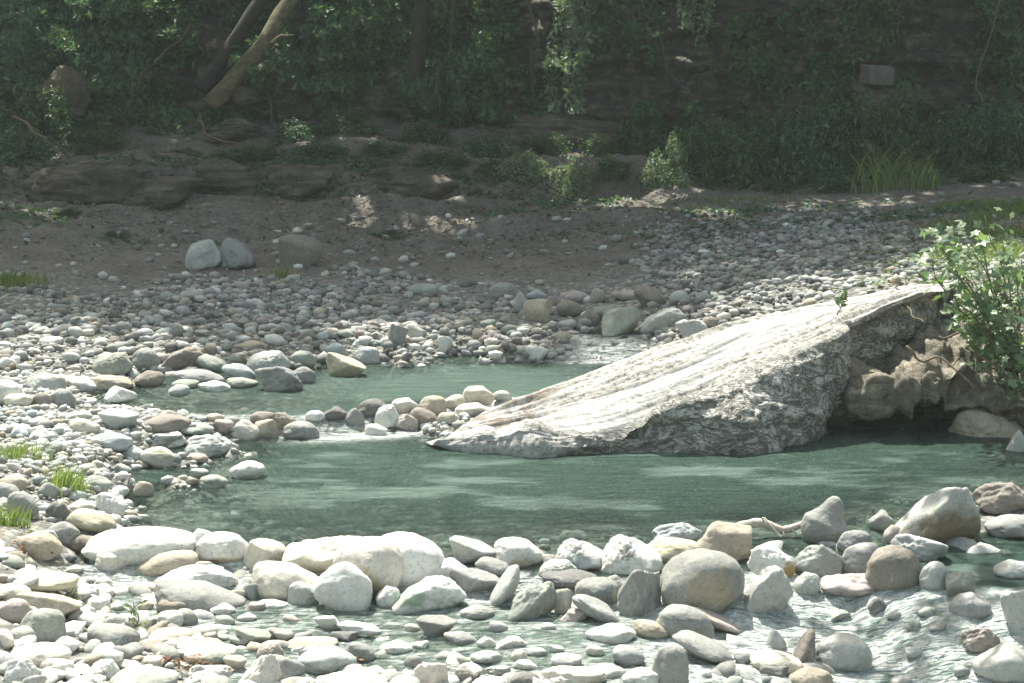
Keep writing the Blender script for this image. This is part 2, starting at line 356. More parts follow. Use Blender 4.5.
# white water under the stone row
rowf = np.exp(-((WY - (yA(WX) - .16)) / .14) ** 2) * np.clip(sstep(-1.7, -1.1, WX) * (1 - sstep(-.25, .25, WX)), 0, 1)
foam = np.clip(np.maximum(foam, rowf * sstep(.2, .5, foamn + .1)), 0, 1)
murk = np.clip(1 - np.exp(-dpt * 5.0), 0, 1) * .84
murk = np.maximum(murk, low * (.26 + .36 * sstep(.5, 1.4, WX)))
pale = np.clip(low * .9 + np.exp(-((WY - (yA(WX) - .45)) / .35) ** 2) * .6 * sstep(.35, .7, foamL) + .30 * sstep(.05, .9, fbm(P3(WX * 1.6 + .5 * WY, WY * 3.6, WX * 0), 4, 47, .65)) * (WY < yA(WX)) + .16 * (WY > yA(WX)) + .06, 0, 1)
def water_mat():
    m, n, o, N, L = newmat('river_water_material'); g = N('NewGeometry'); v = g.outputs['Position']
    A = lambda k: N('Attribute', attribute_name=k).outputs['Fac']
    n1 = noise(N, L, mapping(N, L, v, (1.8, 10, 1)), 1.5, 3, .55, .6); n2 = noise(N, L, mapping(N, L, v, (7, 20, 1)), 2.0, 4, .6, .4)
    h = math_(N, L, 'ADD', n1, math_(N, L, 'MULTIPLY', n2, .5))
    tb = math_(N, L, 'ADD', .75, math_(N, L, 'MULTIPLY', A('turb'), .3))
    bp = N('Bump'); bp.inputs['Distance'].default_value = .22; L(tb, bp.inputs['Strength']); L(h, bp.inputs['Height']); nr = bp.outputs[0]
    tr = N('BsdfTransparent'); tr.inputs[0].default_value = (.86, .95, .91, 1)
    df = N('BsdfDiffuse'); L(mixc(N, L, A('pale'), (.040, .080, .063), (.40, .54, .47)), df.inputs[0]); L(nr, df.inputs['Normal'])
    x1 = N('MixShader'); L(A('murk'), x1.inputs[0]); L(tr.outputs[0], x1.inputs[1]); L(df.outputs[0], x1.inputs[2])
    fo = N('BsdfDiffuse'); fo.inputs[0].default_value = (.78, .82, .8, 1); L(nr, fo.inputs['Normal'])
    ff = math_(N, L, 'MULTIPLY', A('foam'), ramp(N, L, noise(N, L, v, 28, 6, .8), [(.38, .25), (.56, 1)]))
    x2 = N('MixShader'); L(ff, x2.inputs[0]); L(x1.outputs[0], x2.inputs[1]); L(fo.outputs[0], x2.inputs[2])
    gl = N('BsdfGlossy'); gl.inputs['Roughness'].default_value = .08; L(nr, gl.inputs['Normal'])
    fr = N('Fresnel'); fr.inputs[0].default_value = 1.33; L(nr, fr.inputs['Normal'])
    x3 = N('MixShader'); L(fr.outputs[0], x3.inputs[0]); L(x2.outputs[0], x3.inputs[1]); L(gl.outputs[0], x3.inputs[2]); L(x3.outputs[0], o.inputs[0])
    return m
keep = (TZ < WL + .06)
fq = grid_faces(len(wx), len(wy)); kf = keep.reshape(-1)[fq].any(1)
water = mesh_np('river_water', np.stack([WX, WY, WZ], -1).reshape(-1, 3), fq[kf], water_mat(), attrs={'murk': murk, 'foam': foam, 'turb': turb, 'pale': pale})
tag(water, kind='structure')

# ---------------------------------------------------------------- cliff
def cliff_y(x, z):
    q = P3(x * .35, z * .5, x * 0); s = P3(x * .45, z * 3.2 + .5 * vnoise(P3(x * .6, x * 0, z * .3), 2), x * 0)
    y = 26.9 + .5 * (z - 1.2) + .55 * fbm(q, 3, 51) - .14 * vnoise(s, 53) - .12 * ridged(P3(x * 1.9, z * 1.9, x * 0 + 3), 4, 56) - .16 * ridged(P3(x * 1.3, z * 2.6, x * 0), 4, 57) - .14 * np.abs(vnoise(P3(x * 2.3, z * 2.0, x * 0), 58)) + .05 * fbm(P3(x * 6, z * 9, x * 0), 3, 59)
    y = y - .35 * np.exp(-((x - .9) / 1.3) ** 2 - ((z - 1.75) / .28) ** 2)
    return y + np.maximum(0, z - 4.6) * 1.2
cx_ = np.arange(-16, 16.01, .05); cz_ = np.concatenate([np.arange(.4, 4, .04), np.arange(4, 12, .2)])
CX, CZ = np.meshgrid(cx_, cz_); CY = cliff_y(CX, CZ)
cliff = mesh_np('cliff', np.stack([CX, CY, CZ], -1).reshape(-1, 3), grid_faces(len(cx_), len(cz_))[:, ::-1], rough_rock('cliff_rock', [(.04, .036, .027), (.12, .10, .075), (.34, .29, .19)], 2.0, 1.5, .15, .12))
tag(cliff, kind='structure')

# ---------------------------------------------------------------- great slab
M_SLAB = None
def slab_mat():
    m, n, o, N, L = newmat('slab_rock'); b = N('BsdfPrincipled'); tc = N('TexCoord'); v = tc.outputs['Object']
    A = N('Attribute', attribute_name='face').outputs['Fac']
    lon = mapping(N, L, v, (1.2, 7, 7)); rot = lon
    cu = N('CombineXYZ'); L(N('Attribute', attribute_name='su').outputs['Fac'], cu.inputs[0]); L(N('Attribute', attribute_name='sv').outputs['Fac'], cu.inputs[1])
    n1 = noise(N, L, mapping(N, L, cu.outputs[0], (.55, 5, 1)), 2.0, 9, .72, .5); n5 = noise(N, L, mapping(N, L, cu.outputs[0], (.35, 2.2, 1)), 1.6, 3, .5); n2 = noise(N, L, v, 26, 6, .75); n0 = noise(N, L, v, 1.8, 5, .6)
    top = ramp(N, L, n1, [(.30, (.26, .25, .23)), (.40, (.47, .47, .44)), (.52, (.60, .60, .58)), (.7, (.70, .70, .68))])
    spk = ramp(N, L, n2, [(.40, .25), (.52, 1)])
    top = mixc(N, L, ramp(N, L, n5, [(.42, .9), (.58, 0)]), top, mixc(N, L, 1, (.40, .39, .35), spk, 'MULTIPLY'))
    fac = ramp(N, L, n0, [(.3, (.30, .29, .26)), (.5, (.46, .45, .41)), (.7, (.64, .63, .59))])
    nz = N('TexNoise'); nz.inputs['Scale'].default_value = 4; L(v, nz.inputs['Vector'])
    s = N('VectorMath', operation='SCALE'); L(nz.outputs['Color'], s.inputs[0]); s.inputs['Scale'].default_value = .22
    d = N('VectorMath', operation='ADD'); L(v, d.inputs[0]); L(s.outputs[0], d.inputs[1])
    def wr(sc, wid, det):
        nn = noise(N, L, mapping(N, L, d.outputs[0], (.75, 1, 1.7)), sc, det, .62, .9); return ramp(N, L, math_(N, L, 'ABSOLUTE', math_(N, L, 'SUBTRACT', nn, .5)), [(0, 0), (wid, 1)])
    ck = math_(N, L, 'MULTIPLY', wr(5, .035, 5), wr(11, .05, 3))
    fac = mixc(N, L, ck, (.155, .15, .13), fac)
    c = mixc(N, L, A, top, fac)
    c = mixc(N, L, 1, c, ramp(N, L, n2, [(.3, .62), (.5, 1), (.75, 1.15)]), 'MULTIPLY')
    # brown litter and moss at the low end
    l = N('Attribute', attribute_name='litter').outputs['Fac']; nl = noise(N, L, v, 7, 5, .7)
    c = mixc(N, L, math_(N, L, 'MULTIPLY', l, ramp(N, L, nl, [(.48, 0), (.56, .7)])), c, (.24, .18, .135))
    L(c, b.inputs['Base Color']); b.inputs['Roughness'].default_value = .85
    h = math_(N, L, 'ADD', n2, math_(N, L, 'MULTIPLY', n1, 1.2)); h2 = math_(N, L, 'ADD', h, math_(N, L, 'MULTIPLY', math_(N, L, 'MULTIPLY', ck, A), .7))
    L(bump(N, L, h2, .9, .025), b.inputs['Normal']); L(b.outputs[0], o.inputs[0]); return m
def curve(pts, n):
    W = np.array([at_D(px, py, D) for px, py, D in pts]); s = np.concatenate([[0], np.cumsum(np.linalg.norm(np.diff(W, axis=0), axis=1))]); s /= s[-1]
    t = np.linspace(0, 1, n); C = np.stack([np.interp(t, s, W[:, k]) for k in range(3)], 1)
    k = 13; ker = np.hanning(k + 2)[1:-1]; ker /= ker.sum(); pad = np.vstack([2 * C[0] - C[k // 2:0:-1], C, 2 * C[-1] - C[-2:-k // 2 - 1:-1]])
    return np.stack([np.convolve(pad[:, j], ker, 'same')[k // 2:k // 2 + n] for j in range(3)], 1)
NU = 420
Bk = curve([(485, 411, 12.15), (530, 396, 12.3), (580, 376, 12.6), (640, 354, 12.8), (720, 328, 13.0), (800, 308, 13.2), (870, 297, 13.4), (955, 282, 13.6)], NU)
Fr = curve([(440, 442, 11.52), (516, 439, 11.5), (560, 433, 11.42), (605, 425, 11.42), (656, 411, 11.5), (710, 390, 11.6), (766, 366, 11.75), (820, 344, 11.9), (868, 322, 12.3), (945, 292, 12.9)], NU)
Wb = curve([(425, 442, 11.6), (500, 452, 11.42), (545, 461, 11.3), (600, 461, 11.3), (680, 462, 11.3), (760, 462, 11.3), (805, 455, 11.5), (842, 432, 12.1), (872, 405, 12.5), (935, 362, 12.9)], NU)
Bb = Bk + np.array([0, .45, 0]); Bb[:, 2] = -.3; Bot = Wb + np.array([0, .0, 0]); Bot[:, 2] -= .45
mid = (Fr + Wb) / 2 + np.array([0, -.10, .0]); 
secs = [Bb, Bk + [0, .14, -.05], Bk, (Bk + Fr) / 2 + [0, 0, .012], Fr, Fr * .72 + mid * .28 + [0, -.05, .03], mid, Wb, Bot]
nv = [10, 8, 60, 60, 14, 34, 40, 16]
rows = [];
for a, b_, k in zip(secs[:-1], secs[1:], nv):
    for t in np.arange(k) / k: rows.append(a * (1 - t) + b_ * t)
rows.append(Bot); S = np.array(rows)                       # (nv, NU, 3)
for _ in range(3): S[1:-1] = (S[:-2] + 2 * S[1:-1] + S[2:]) / 4
vv = np.linspace(0, 1, len(S))[:, None]; nrow = np.arange(len(S))[:, None]
dU = np.gradient(S, axis=1); dV = np.gradient(S, axis=0); Nn = np.cross(dU, dV); Nn /= np.linalg.norm(Nn, axis=2)[..., None] + 1e-9
if Nn[60, 200, 2] < 0: Nn = -Nn
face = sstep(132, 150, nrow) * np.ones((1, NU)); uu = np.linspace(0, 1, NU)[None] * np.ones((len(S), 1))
ulen = uu * 4.0
q = P3(ulen * .9, nrow * .11 + uu * 3, uu * 0)
S[..., 1] += .24 * face * sstep(2.22, 2.28, S[..., 0] + .10 * fbm(S * 3, 3, 75)) 
topd = .020 * ridged(P3(ulen * .7, nrow * .055 + ulen * .25, uu * 0), 3, 61) + .016 * fbm(q * 2.2, 4, 62) - .05 * np.exp(-((nrow - 70 - 16 * uu) / 4) ** 2) * (uu > .1) + .035 * sstep(78, 90, nrow) * (uu)
fcd = .016 * ridged(S * np.array([5, 5, 9]) + .6 * fbm(S * 3, 2, 64)[..., None], 3, 63) + .075 * fbm(S * 1.5, 3, 66) + .007 * ridged(S * 22, 2, 67)
taper = np.clip(np.minimum(uu, 1 - uu) * 14, 0, 1)
fcd = fcd + .030 * vnoise(P3(ulen * 2.2, S[..., 2] * 9 + .8 * fbm(S * 2, 2, 68), uu * 0), 69) - .07 * np.maximum(0, ridged(S * np.array([1.3, 1.3, 2.6]) + 4, 3, 70) - .55)
S = S + Nn * ((topd * (1 - face) + fcd * face) * taper)[..., None]
litter = np.clip((1 - sstep(.12, .26, uu)) * (1 - face) + .35 * np.exp(-((nrow - 70) / 7) ** 2) * (1 - sstep(.3, .6, uu)), 0, 1)
fqs = grid_faces(NU, len(S)); Vs = S.reshape(-1, 3)
c0 = S[:, 0].mean(0); c1 = S[:, -1].mean(0); nvr = len(S); Vs = np.vstack([Vs, c0, c1]); ia = np.arange(nvr) * NU
cap = np.array([(len(Vs) - 2, ia[k + 1], ia[k]) for k in range(nvr - 1)] + [(len(Vs) - 1, ia[k] + NU - 1, ia[k + 1] + NU - 1) for k in range(nvr - 1)])
org = np.array([1.0, 12.2, 0])
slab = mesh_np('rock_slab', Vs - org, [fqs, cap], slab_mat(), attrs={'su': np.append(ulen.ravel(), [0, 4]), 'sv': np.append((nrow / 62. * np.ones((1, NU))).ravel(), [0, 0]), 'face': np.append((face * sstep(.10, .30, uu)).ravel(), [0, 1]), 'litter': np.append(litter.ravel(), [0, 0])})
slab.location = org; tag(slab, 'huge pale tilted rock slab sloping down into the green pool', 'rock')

# ---------------------------------------------------------------- undercut bank at the right
M_TUFA = rough_rock('tufa_rock', [(.10, .088, .065), (.24, .215, .165), (.48, .44, .34)], 3.2, 0, .4, .07)
nu, NVp = 260, 150
U = np.linspace(0, 1, nu)[None] * np.ones((NVp, 1)); X = 2.0 + U * 2.2
V_ = np.linspace(0, 1, NVp)[:, None] * np.ones((1, nu))
arch = .12 + .17 * np.exp(-((X - 2.78) / .42) ** 2) + .05 * sstep(3.1, 3.6, X); recess = .85 * np.exp(-((X - 2.76) / .46) ** 4)
prof_s = [0, .12, .25, .38, .50, .56, .64, .76, .88, 1]
hb = .62 + .12 * sstep(2.1, 3.4, X)
py_ = [14.4, 13.7, 13.25, 12.75, 12.35, 12.22, 12.26, None, None, None]; out_y = np.zeros_like(X); out_z = np.zeros_like(X)
f_ = .42 * sstep(2.12, 2.5, X)
ys = [14.4 + 0 * X, 13.6 + 0 * X, 13.1 + 0 * X, 12.75 - f_ * .5, 12.35 - f_, 12.2 - f_, 12.22 - f_ + recess * .35, 12.25 - f_ + recess, 12.3 - f_ + recess, 12.15 - f_ + recess * .8]
zl = .5 * (1 - .8 * sstep(3.3, 3.8, X))
zs = [hb + .12 - zl * 1.4, hb + .08 - zl, hb - zl * .5, hb - .14, arch + .16, arch + .06, arch - .03, arch - .10, 0 * X - .05, 0 * X - .45]
for k in range(9):
    t = np.clip((V_ - prof_s[k]) / (prof_s[k + 1] - prof_s[k]), 0, 1); msk = (V_ >= prof_s[k]) & (V_ <= prof_s[k + 1])
    out_y = np.where(msk, ys[k] * (1 - t) + ys[k + 1] * t, out_y); out_z = np.where(msk, zs[k] * (1 - t) + zs[k + 1] * t, out_z)
T = np.stack([X, out_y, out_z], -1)
dU = np.gradient(T, axis=1); dV = np.gradient(T, axis=0); Nn = np.cross(dV, dU); Nn /= np.linalg.norm(Nn, axis=2)[..., None] + 1e-9
T = T + Nn * ((.12 * fbm(T * 2.0, 3, 71) + .15 * (np.abs(fbm(T * 3.2, 3, 72)) - .5) + .045 * vnoise(T * np.array([2.5, 2.5, 9]) + .7 * fbm(T * 3, 2, 74)[..., None], 76) + .05 * np.abs(fbm(T * 10, 3, 73)) - .10 * np.maximum(0, ridged(T * 3.2 + 7, 2, 77) - .45)) * sstep(0, .12, V_))[..., None]
tufa = mesh_np('undercut_rock_bank', T.reshape(-1, 3), grid_faces(nu, NVp)[:, ::-1], M_TUFA)
tag(tufa, 'undercut tan rock bank with a dark hollow at the waterline right of the slab', 'rock bank')
# ================================================================ stones
PAL = dict(w=(.62, .62, .58), c=(.55, .52, .45), t=(.39, .345, .27), g=(.27, .275, .26), d=(.15, .15, .14), b=(.39, .43, .43), n=(.23, .205, .175), y=(.48, .44, .33), o=(.30, .32, .28), p=(.38, .33, .305), l=(.40, .41, .385))
CNAME = dict(w='white', c='cream', t='tan', g='grey', d='dark grey', b='bluish', n='brown grey', y='yellowish', o='greenish grey', p='pinkish', l='pale grey')
def ico(sub):
    import bmesh
    bm = bmesh.new(); bmesh.ops.create_icosphere(bm, subdivisions=sub, radius=1); bm.verts.ensure_lookup_table()
    V = np.array([v.co[:] for v in bm.verts]); Fc = np.array([[v.index for v in f.verts] for f in bm.faces]); bm.free(); return V, Fc
ICO = {k: ico(k) for k in (2, 3, 5)}
def rock_shape(kind, seed, sub):
    V, Fc = ICO[sub]; d = V / np.linalg.norm(V, axis=1)[:, None]; rr = np.random.default_rng(seed)
    if kind == 'r': n, p, lo, am, fa = 9, 5.5, .82, .035, .004
    elif kind == 'e': n, p, lo, am, fa = 7, 4.5, .86, .03, .002
    elif kind == 'q': n, p, lo, am, fa = 10, 16, .72, .15, .045
    elif kind == 'c': n, p, lo, am, fa = 3, 5, .9, .05, .004
    elif kind == 'a': n, p, lo, am, fa = 12, 18, .68, .05, .010
    else: n, p, lo, am, fa = 12, 9, .72, .11, .028
    if kind in 're':
        # water-worn: a lopsided ellipsoid with a few softened flats
        nn = rr.normal(size=(n, 3)); nn /= np.linalg.norm(nn, axis=1)[:, None]; h = rr.uniform(lo, 1.05, n)
        m = np.maximum(0, d @ nn.T) / h; r = ((m ** 9).sum(1) + 1.0) ** (-1 / 9.)
        e = rr.uniform(-.16, .16, 3); r = r * (1 + .5 * (d @ e)) * (1 + .16 * vnoise(d * 1.1 + seed, seed))
    elif kind == 'c':
        t = (d[:, 2] + 1) / 2; r = 1 / np.sqrt((d[:, 0] ** 2 + d[:, 1] ** 2) * (1 + 1.9 * np.maximum(0, d[:, 2])) + d[:, 2] ** 2 * .8)
        r = r * (1 + .1 * d[:, 0] * d[:, 2])
    else:
        nn = rr.normal(size=(n, 3)); nn /= np.linalg.norm(nn, axis=1)[:, None]; nn = np.vstack([nn, [[.1, -.2, -1]], [[0, .3, .95]]]); h = rr.uniform(lo, 1, len(nn))
        m = np.maximum(0, d @ nn.T) / h; r = ((m ** p).sum(1) + .55 ** p) ** (-1 / p)
    P = d * r[:, None]
    if kind == 'q':   # off-centre peak
        P[:, 0] = P[:, 0] * (1 - .38 * P[:, 2]) + .34 * P[:, 2]
    P *= (1 + am * fbm(d * 1.6 + seed, 3, seed) + (.02 * fbm(d * 5 + seed, 3, seed + 1)))[:, None]
    if sub > 3:
        P += d * (fa * ridged(d * 4 + seed, 3, seed + 2) + .25 * fa * fbm(d * 22, 3, seed + 3))[:, None]
        if kind == 'k': P -= d * (.05 * np.maximum(0, fbm(d * 6 + seed, 3, seed + 5) - .15))[:, None]
    P -= (P.max(0) + P.min(0)) / 2; P /= np.abs(P).max(0); return P, Fc
LIB = {}
def lib(kind, i, hi):
    k = (kind, i, hi)
    if k not in LIB:
        P, Fc = rock_shape(kind, 100 + i * 7 + ord(kind), 5 if hi else 3)
        o = mesh_np('stone', P, Fc, M_STONE); LIB[k] = o.data; bpy.data.objects.remove(o)
    return LIB[k]
STONES = []   # dicts
def pxof(p):
    x, y, z = p[0], p[1], p[2] - HC
    d = y * math.cos(TH) - z * math.sin(TH); u = y * math.sin(TH) + z * math.cos(TH)
    return 512 + F * x / d, 341.5 - F * u / d
def surf_hit(px, py):
    d = ray(px, py); D = np.arange(5.8, 27, .015); P = np.array([0, 0, HC]) + d[None] * (D / d[1])[:, None]
    s = np.maximum(th(P[:, 0], P[:, 1]), water_l(P[:, 0], P[:, 1])); k = np.argmax(P[:, 2] <= s); return D[k] if k else 26
def patch(o, base, spot, ctr, radius, nz=.5, sc=2.2):
    m = M_STONE.copy(); m.name = 'stained_shaded_stone'; n = m.node_tree; N = lambda t, **k: [x := n.nodes.new('ShaderNode' + t)] and ([setattr(x, a, b) for a, b in k.items()], x)[1]; L = n.links.new
    tc = N('TexCoord'); vd = N('VectorMath', operation='DISTANCE'); L(tc.outputs['Object'], vd.inputs[0]); vd.inputs[1].default_value = ctr
    nn = noise(N, L, tc.outputs['Object'], sc, 5, .65); d = math_(N, L, 'ADD', vd.outputs['Value'], math_(N, L, 'MULTIPLY', math_(N, L, 'SUBTRACT', nn, .5), nz * 2))
    f = ramp(N, L, math_(N, L, 'DIVIDE', d, radius), [(.75, 1), (1, 0)]); oi = [x for x in n.nodes if x.type == 'OBJECT_INFO'][0]
    tg = [l.to_socket for l in n.links if l.from_socket == oi.outputs['Color']]; x = mixc(N, L, f, oi.outputs['Color'], spot)
    for t in tg: L(x, t)
    o.data = o.data.copy(); o.data.materials[0] = m
def stone(x0, y0, x1, y1, kind, ck, label=None, lm=None, tilt=0, D=None, db=.8, wet=0, seed=None, name='river_stone', sink=.1, grp=None, yc=None):
    wpx = x1 - x0; h0 = y1 - y0; Dc = D or surf_hit((x0 + x1) / 2, yc or (y1 - .08 * h0))
    if y1 > 500: gx_, gy_ = .035 * wpx, .03 * h0; x0 -= gx_; x1 += gx_; y0 -= gy_; y1 += gy_; wpx = x1 - x0
    y1 = y1 + sink * h0; hpx = y1 - y0; cx, cy = (x0 + x1) / 2, (y0 + y1) / 2
    W = wpx / 2; H = hpx / 2
    if tilt:
        c2, s2 = math.cos(rad(tilt)) ** 2, math.sin(rad(tilt)) ** 2; den = c2 - s2
        A2 = (W * W * c2 - H * H * s2) / den if abs(den) > .05 else W * W; B2 = (H * H * c2 - W * W * s2) / den if abs(den) > .05 else H * H * .3
        if A2 <= 0 or B2 <= 4: A2 = W * W * 1.05; B2 = (H * .6) ** 2
        W, H = math.sqrt(A2), math.sqrt(B2)
    a = W * Dc / F; hh = H * Dc / F; al = max(.05, (cy - 60) / F)
    b = min(db * a, .8 * hh / math.sin(al), 1.6 * hh + .03); b = max(b, .35 * a); c = math.sqrt(max(hh * hh - (b * math.sin(al)) ** 2, (.45 * hh) ** 2)) / math.cos(al)
    p = at_D(cx, cy, Dc + .5 * b)
    i = rnd.randrange(9) if seed is None else seed; hi = wpx > 24
    o = bpy.data.objects.new(name, lib(kind, i, hi)); COL.objects.link(o)
    o.location = [float(q) for q in p]; o.scale = (a * rnd.choice((-1, 1)) if False else a, b, c)
    o.rotation_euler = (0, -rad(tilt), 0)
    j = 1 + rnd.uniform(-.06, .06); col = PAL[ck]; o.color = (col[0] * j, col[1] * j, col[2] * j * (1 + rnd.uniform(-.04, .04)), 1 - wet)
    STONES.append(dict(o=o, px=(x0 + x1) / 2, py=(y0 + y1) / 2, w=wpx, h=h0, kind=kind, ck=ck, label=label, lm=lm, a=a, p=p, auto=False, grp=grp))
    return o
S_ = stone
# --- the row of big boulders damming the near side of the pool
S_(86,527,198,563,'e','w','long smooth white boulder lying at the near left pool edge','long white boulder',seed=1)
S_(196,531,250,561,'r','w','rounded white boulder with tan underside right of the long white boulder','white boulder with tan underside')
S_(186,529,214,556,'r','w')
S_(241,534,286,568,'a','c','cream wedge boulder leaning between white boulder and overhanging boulder','cream wedge boulder',tilt=18)
S_(284,534,372,577,'k','c','broad cream boulder with shaded overhanging underside behind the white dome boulder','overhanging cream boulder',tilt=4,seed=3)
S_(334,537,404,604,'r','c','tall cream boulder with tan shaded face at centre of the dam','tall cream boulder',seed=2)
S_(366,533,444,592,'e','w','biggest round white boulder in the dam, top smooth and bright','biggest white boulder',tilt=-14)
S_(252,562,325,602,'e','c','oval cream boulder half under the overhanging cream boulder','oval cream boulder',tilt=-8)
S_(315,561,372,613,'r','w','white dome shaped boulder standing in front of the tall cream boulder','white dome boulder')
S_(287,581,319,607,'r','l')
S_(160,560,238,587,'k','w','crinkled white flat boulder behind the long grey stone at left','crinkled white boulder')
S_(139,549,198,576,'e','t','smooth tan cream boulder in front of the long white boulder','smooth tan boulder',tilt=5)
S_(96,550,129,570,'e','c','small round cream stone standing in water before the long white boulder','small cream water stone',tilt=-10)
S_(155,580,244,612,'e','g','long grey rounded stone in front of the crinkled white boulder','long grey stone',tilt=-8)
S_(157,597,199,615,'e','n')
S_(172,608,198,626,'r','o'); S_(158,610,186,628,'r','w')
S_(229,590,246,602,'a','t'); S_(243,583,259,602,'a','g'); S_(210,603,235,615,'r','w'); S_(243,601,265,612,'a','p'); S_(259,599,288,609,'e','w')
S_(447,538,494,566,'a','l','grey cream wedge boulder with a flat lit top on the dam','grey cream wedge boulder',tilt=-14)
S_(494,537,542,567,'e','w','egg shaped cream white boulder at the middle of the dam','egg shaped boulder',tilt=-12)
S_(475,558,511,578,'e','g',tilt=-14)
S_(428,558,468,581,'r','w')
S_(450,567,500,596,'a','g','angular grey boulder behind the rough white boulder','angular grey boulder')
S_(490,566,521,609,'e','l','upright pale grey stone standing on end right of the angular grey boulder','upright pale stone',tilt=62)
S_(376,586,400,609,'r','w')
S_(392,576,466,613,'k','w','rough white boulder with green patches in front of the biggest white boulder','rough white boulder')
S_(460,605,494,620,'e','g','smooth grey stone in water before the upright pale stone','grey water stone')
S_(508,584,558,621,'q','o','angular greenish boulder with flat broken face in the middle of the dam','angular greenish boulder',seed=4)
S_(554,588,573,615,'a','c')
S_(417,615,457,638,'a','g','grey angular stone with white top in the shallow water','white topped stone')
S_(444,630,477,645,'e','g',tilt=-14)
S_(554,539,608,570,'k','l','pale grey boulder with dark front left of the pitted white boulder','pale grey boulder')
S_(600,535,662,577,'k','w','pitted white boulder standing high on the dam','pitted white boulder',seed=6)
S_(539,559,577,577,'k','l')
S_(541,568,602,589,'e','d','long dark grey boulder below the pale grey boulder','long dark boulder',tilt=-6)
S_(575,577,620,609,'r','g','round grey boulder with faint stripes under the pitted white boulder','striped grey boulder')
S_(602,575,628,598,'r','g')
S_(617,567,661,619,'q','g','steep grey boulder with white crest left of the big stained boulder','steep grey boulder',tilt=0,seed=2)
S_(573,594,624,625,'e','g','slanted grey wedge stone in front of the striped grey boulder','slanted grey wedge stone',tilt=-30)
S_(653,521,702,546,'k','b','bluish white boulder peeking behind the tan block at the pool edge','bluish white boulder',tilt=6)
S_(644,537,702,562,'r','y','yellowish tan flat boulder left of the tan block','yellowish flat boulder',tilt=-5)
S_(688,520,749,563,'a','t','big tan block boulder highest at the right of the dam','tan block boulder',tilt=-8,seed=5)
S_(660,550,744,616,'e','g','big grey boulder with ochre stain and hollow face','big stained grey boulder',seed=1)
S_(663,576,707,608,'e','n','dark oval stone leaning on the big stained grey boulder','dark oval stone',tilt=6)
S_(657,604,714,641,'r','g','grey boulder slab in front of the big stained grey boulder','grey boulder before the stained one',tilt=-16)
S_(686,606,747,634,'e','p','slim pale pink stone sloping down beside the big stained grey boulder','slim pink stone',tilt=-24)
S_(634,620,671,638,'e','t',tilt=-10)
S_(586,623,636,643,'e','w','low cream white stone awash in water below the slanted wedge','low awash stone')
S_(560,608,586,621,'a','p')
# --- right part of the dam, by the falls
S_(803,496,849,547,'c','g','blue grey cone shaped boulder rising above the pool edge','cone shaped boulder',tilt=-22,seed=7,sink=.05)
S_(748,543,795,580,'k','w','white boulder with ochre pit, water running down its front','white boulder with ochre pit')
S_(741,566,792,616,'k','l','wet grey boulder under the running water below the ochre pitted boulder','wet grey fall boulder',wet=.8)
S_(790,541,843,577,'k','o','pale greenish boulder under thin running water left of two grey stones','pale washed boulder',wet=.7)
S_(837,530,872,554,'r','g'); S_(840,543,882,573,'r','g','grey oval boulder left of the large brown grey boulder','grey oval boulder',tilt=12)
S_(866,545,922,592,'r','n','large smooth brown grey round boulder above the small falls','large brown grey boulder',tilt=-5)
S_(869,510,894,533,'r','g'); S_(884,525,902,545,'r','p')
S_(820,571,885,600,'k','p','pink speckled flat boulder in front of the grey oval boulder','pink speckled boulder')
S_(794,572,820,598,'r','l',wet=.8); S_(868,596,888,614,'a','d','small dark stone ringed with white standing in the rapids','small dark rapids stone')
S_(890,483,979,549,'q','l','big rugged boulder with white top and brown lower side at pool edge','big rugged white topped boulder',seed=8)
S_(893,532,945,563,'k','l','whitish pink boulder in front of the big rugged white topped boulder','whitish pink boulder',tilt=-16)
S_(975,481,1032,515,'k','n','tan grey lumpy boulder at the right edge behind the flat grey boulder','lumpy right edge boulder')
S_(985,514,1040,540,'e','g','flat grey boulder at the right edge of the photo above the rapids','flat right edge boulder')
S_(920,561,950,592,'r','l',wet=.8); S_(995,560,1030,580,'r','l',wet=.7); S_(945,570,975,600,'k','o',wet=.8)
S_(1000,586,1046,640,'k','l','pale wet boulder at the right edge beside the small falls','pale wet right edge boulder',wet=.8)
S_(962,626,1000,652,'k','n',wet=.8); S_(973,643,1040,684,'r','l','broad pale boulder in the rapids at the lower right corner','lower right corner boulder',wet=.8)
S_(950,592,990,618,'r','g',wet=.8); S_(815,632,872,672,'r','l','broad pale stone under the rapids right of the upright brown stone','pale submerged stone',wet=.9)
S_(792,629,817,670,'e','n','upright brown grey stone standing in the rapids','upright brown stone',tilt=70)
S_(766,630,786,654,'k','l',wet=.8)
S_(750,650,803,676,'e','c','cream slanting stone left of the upright brown stone','cream slanting stone',tilt=-12)
S_(788,667,833,692,'e','t'); S_(760,665,790,682,'a','d')
S_(672,632,733,664,'e','g','long grey wedge stone sloping into the lower rapids','long lower wedge stone',tilt=-22)
S_(651,645,689,692,'r','g','dark round boulder standing at the bottom edge in the middle right','dark bottom boulder',tilt=0)
S_(612,645,644,666,'e','g',tilt=-20); S_(583,663,625,680,'e','l'); S_(622,666,660,688,'r','w')
S_(538,663,606,692,'k','c','large cream stone at the bottom edge left of the dark bottom boulder','large cream bottom stone'); S_(551,653,582,666,'e','l')
S_(510,671,543,692,'r','d'); S_(454,667,478,682,'k','n'); S_(413,659,448,692,'k','c'); S_(360,667,390,682,'e','c')
S_(404,655,422,668,'r','g'); S_(494,636,526,650,'k','c'); S_(470,650,502,664,'e','l'); S_(380,640,412,654,'r','w'); S_(470,676,508,692,'r','w')
S_(235,627,272,645,'a','o','dark green angular stone lying in the lower left shallows','dark green angular stone')
S_(262,626,286,640,'a','t'); S_(274,630,295,643,'a','g'); S_(287,636,338,650,'e','t','flat long tan stone right of the dark green angular stone','flat tan stone')
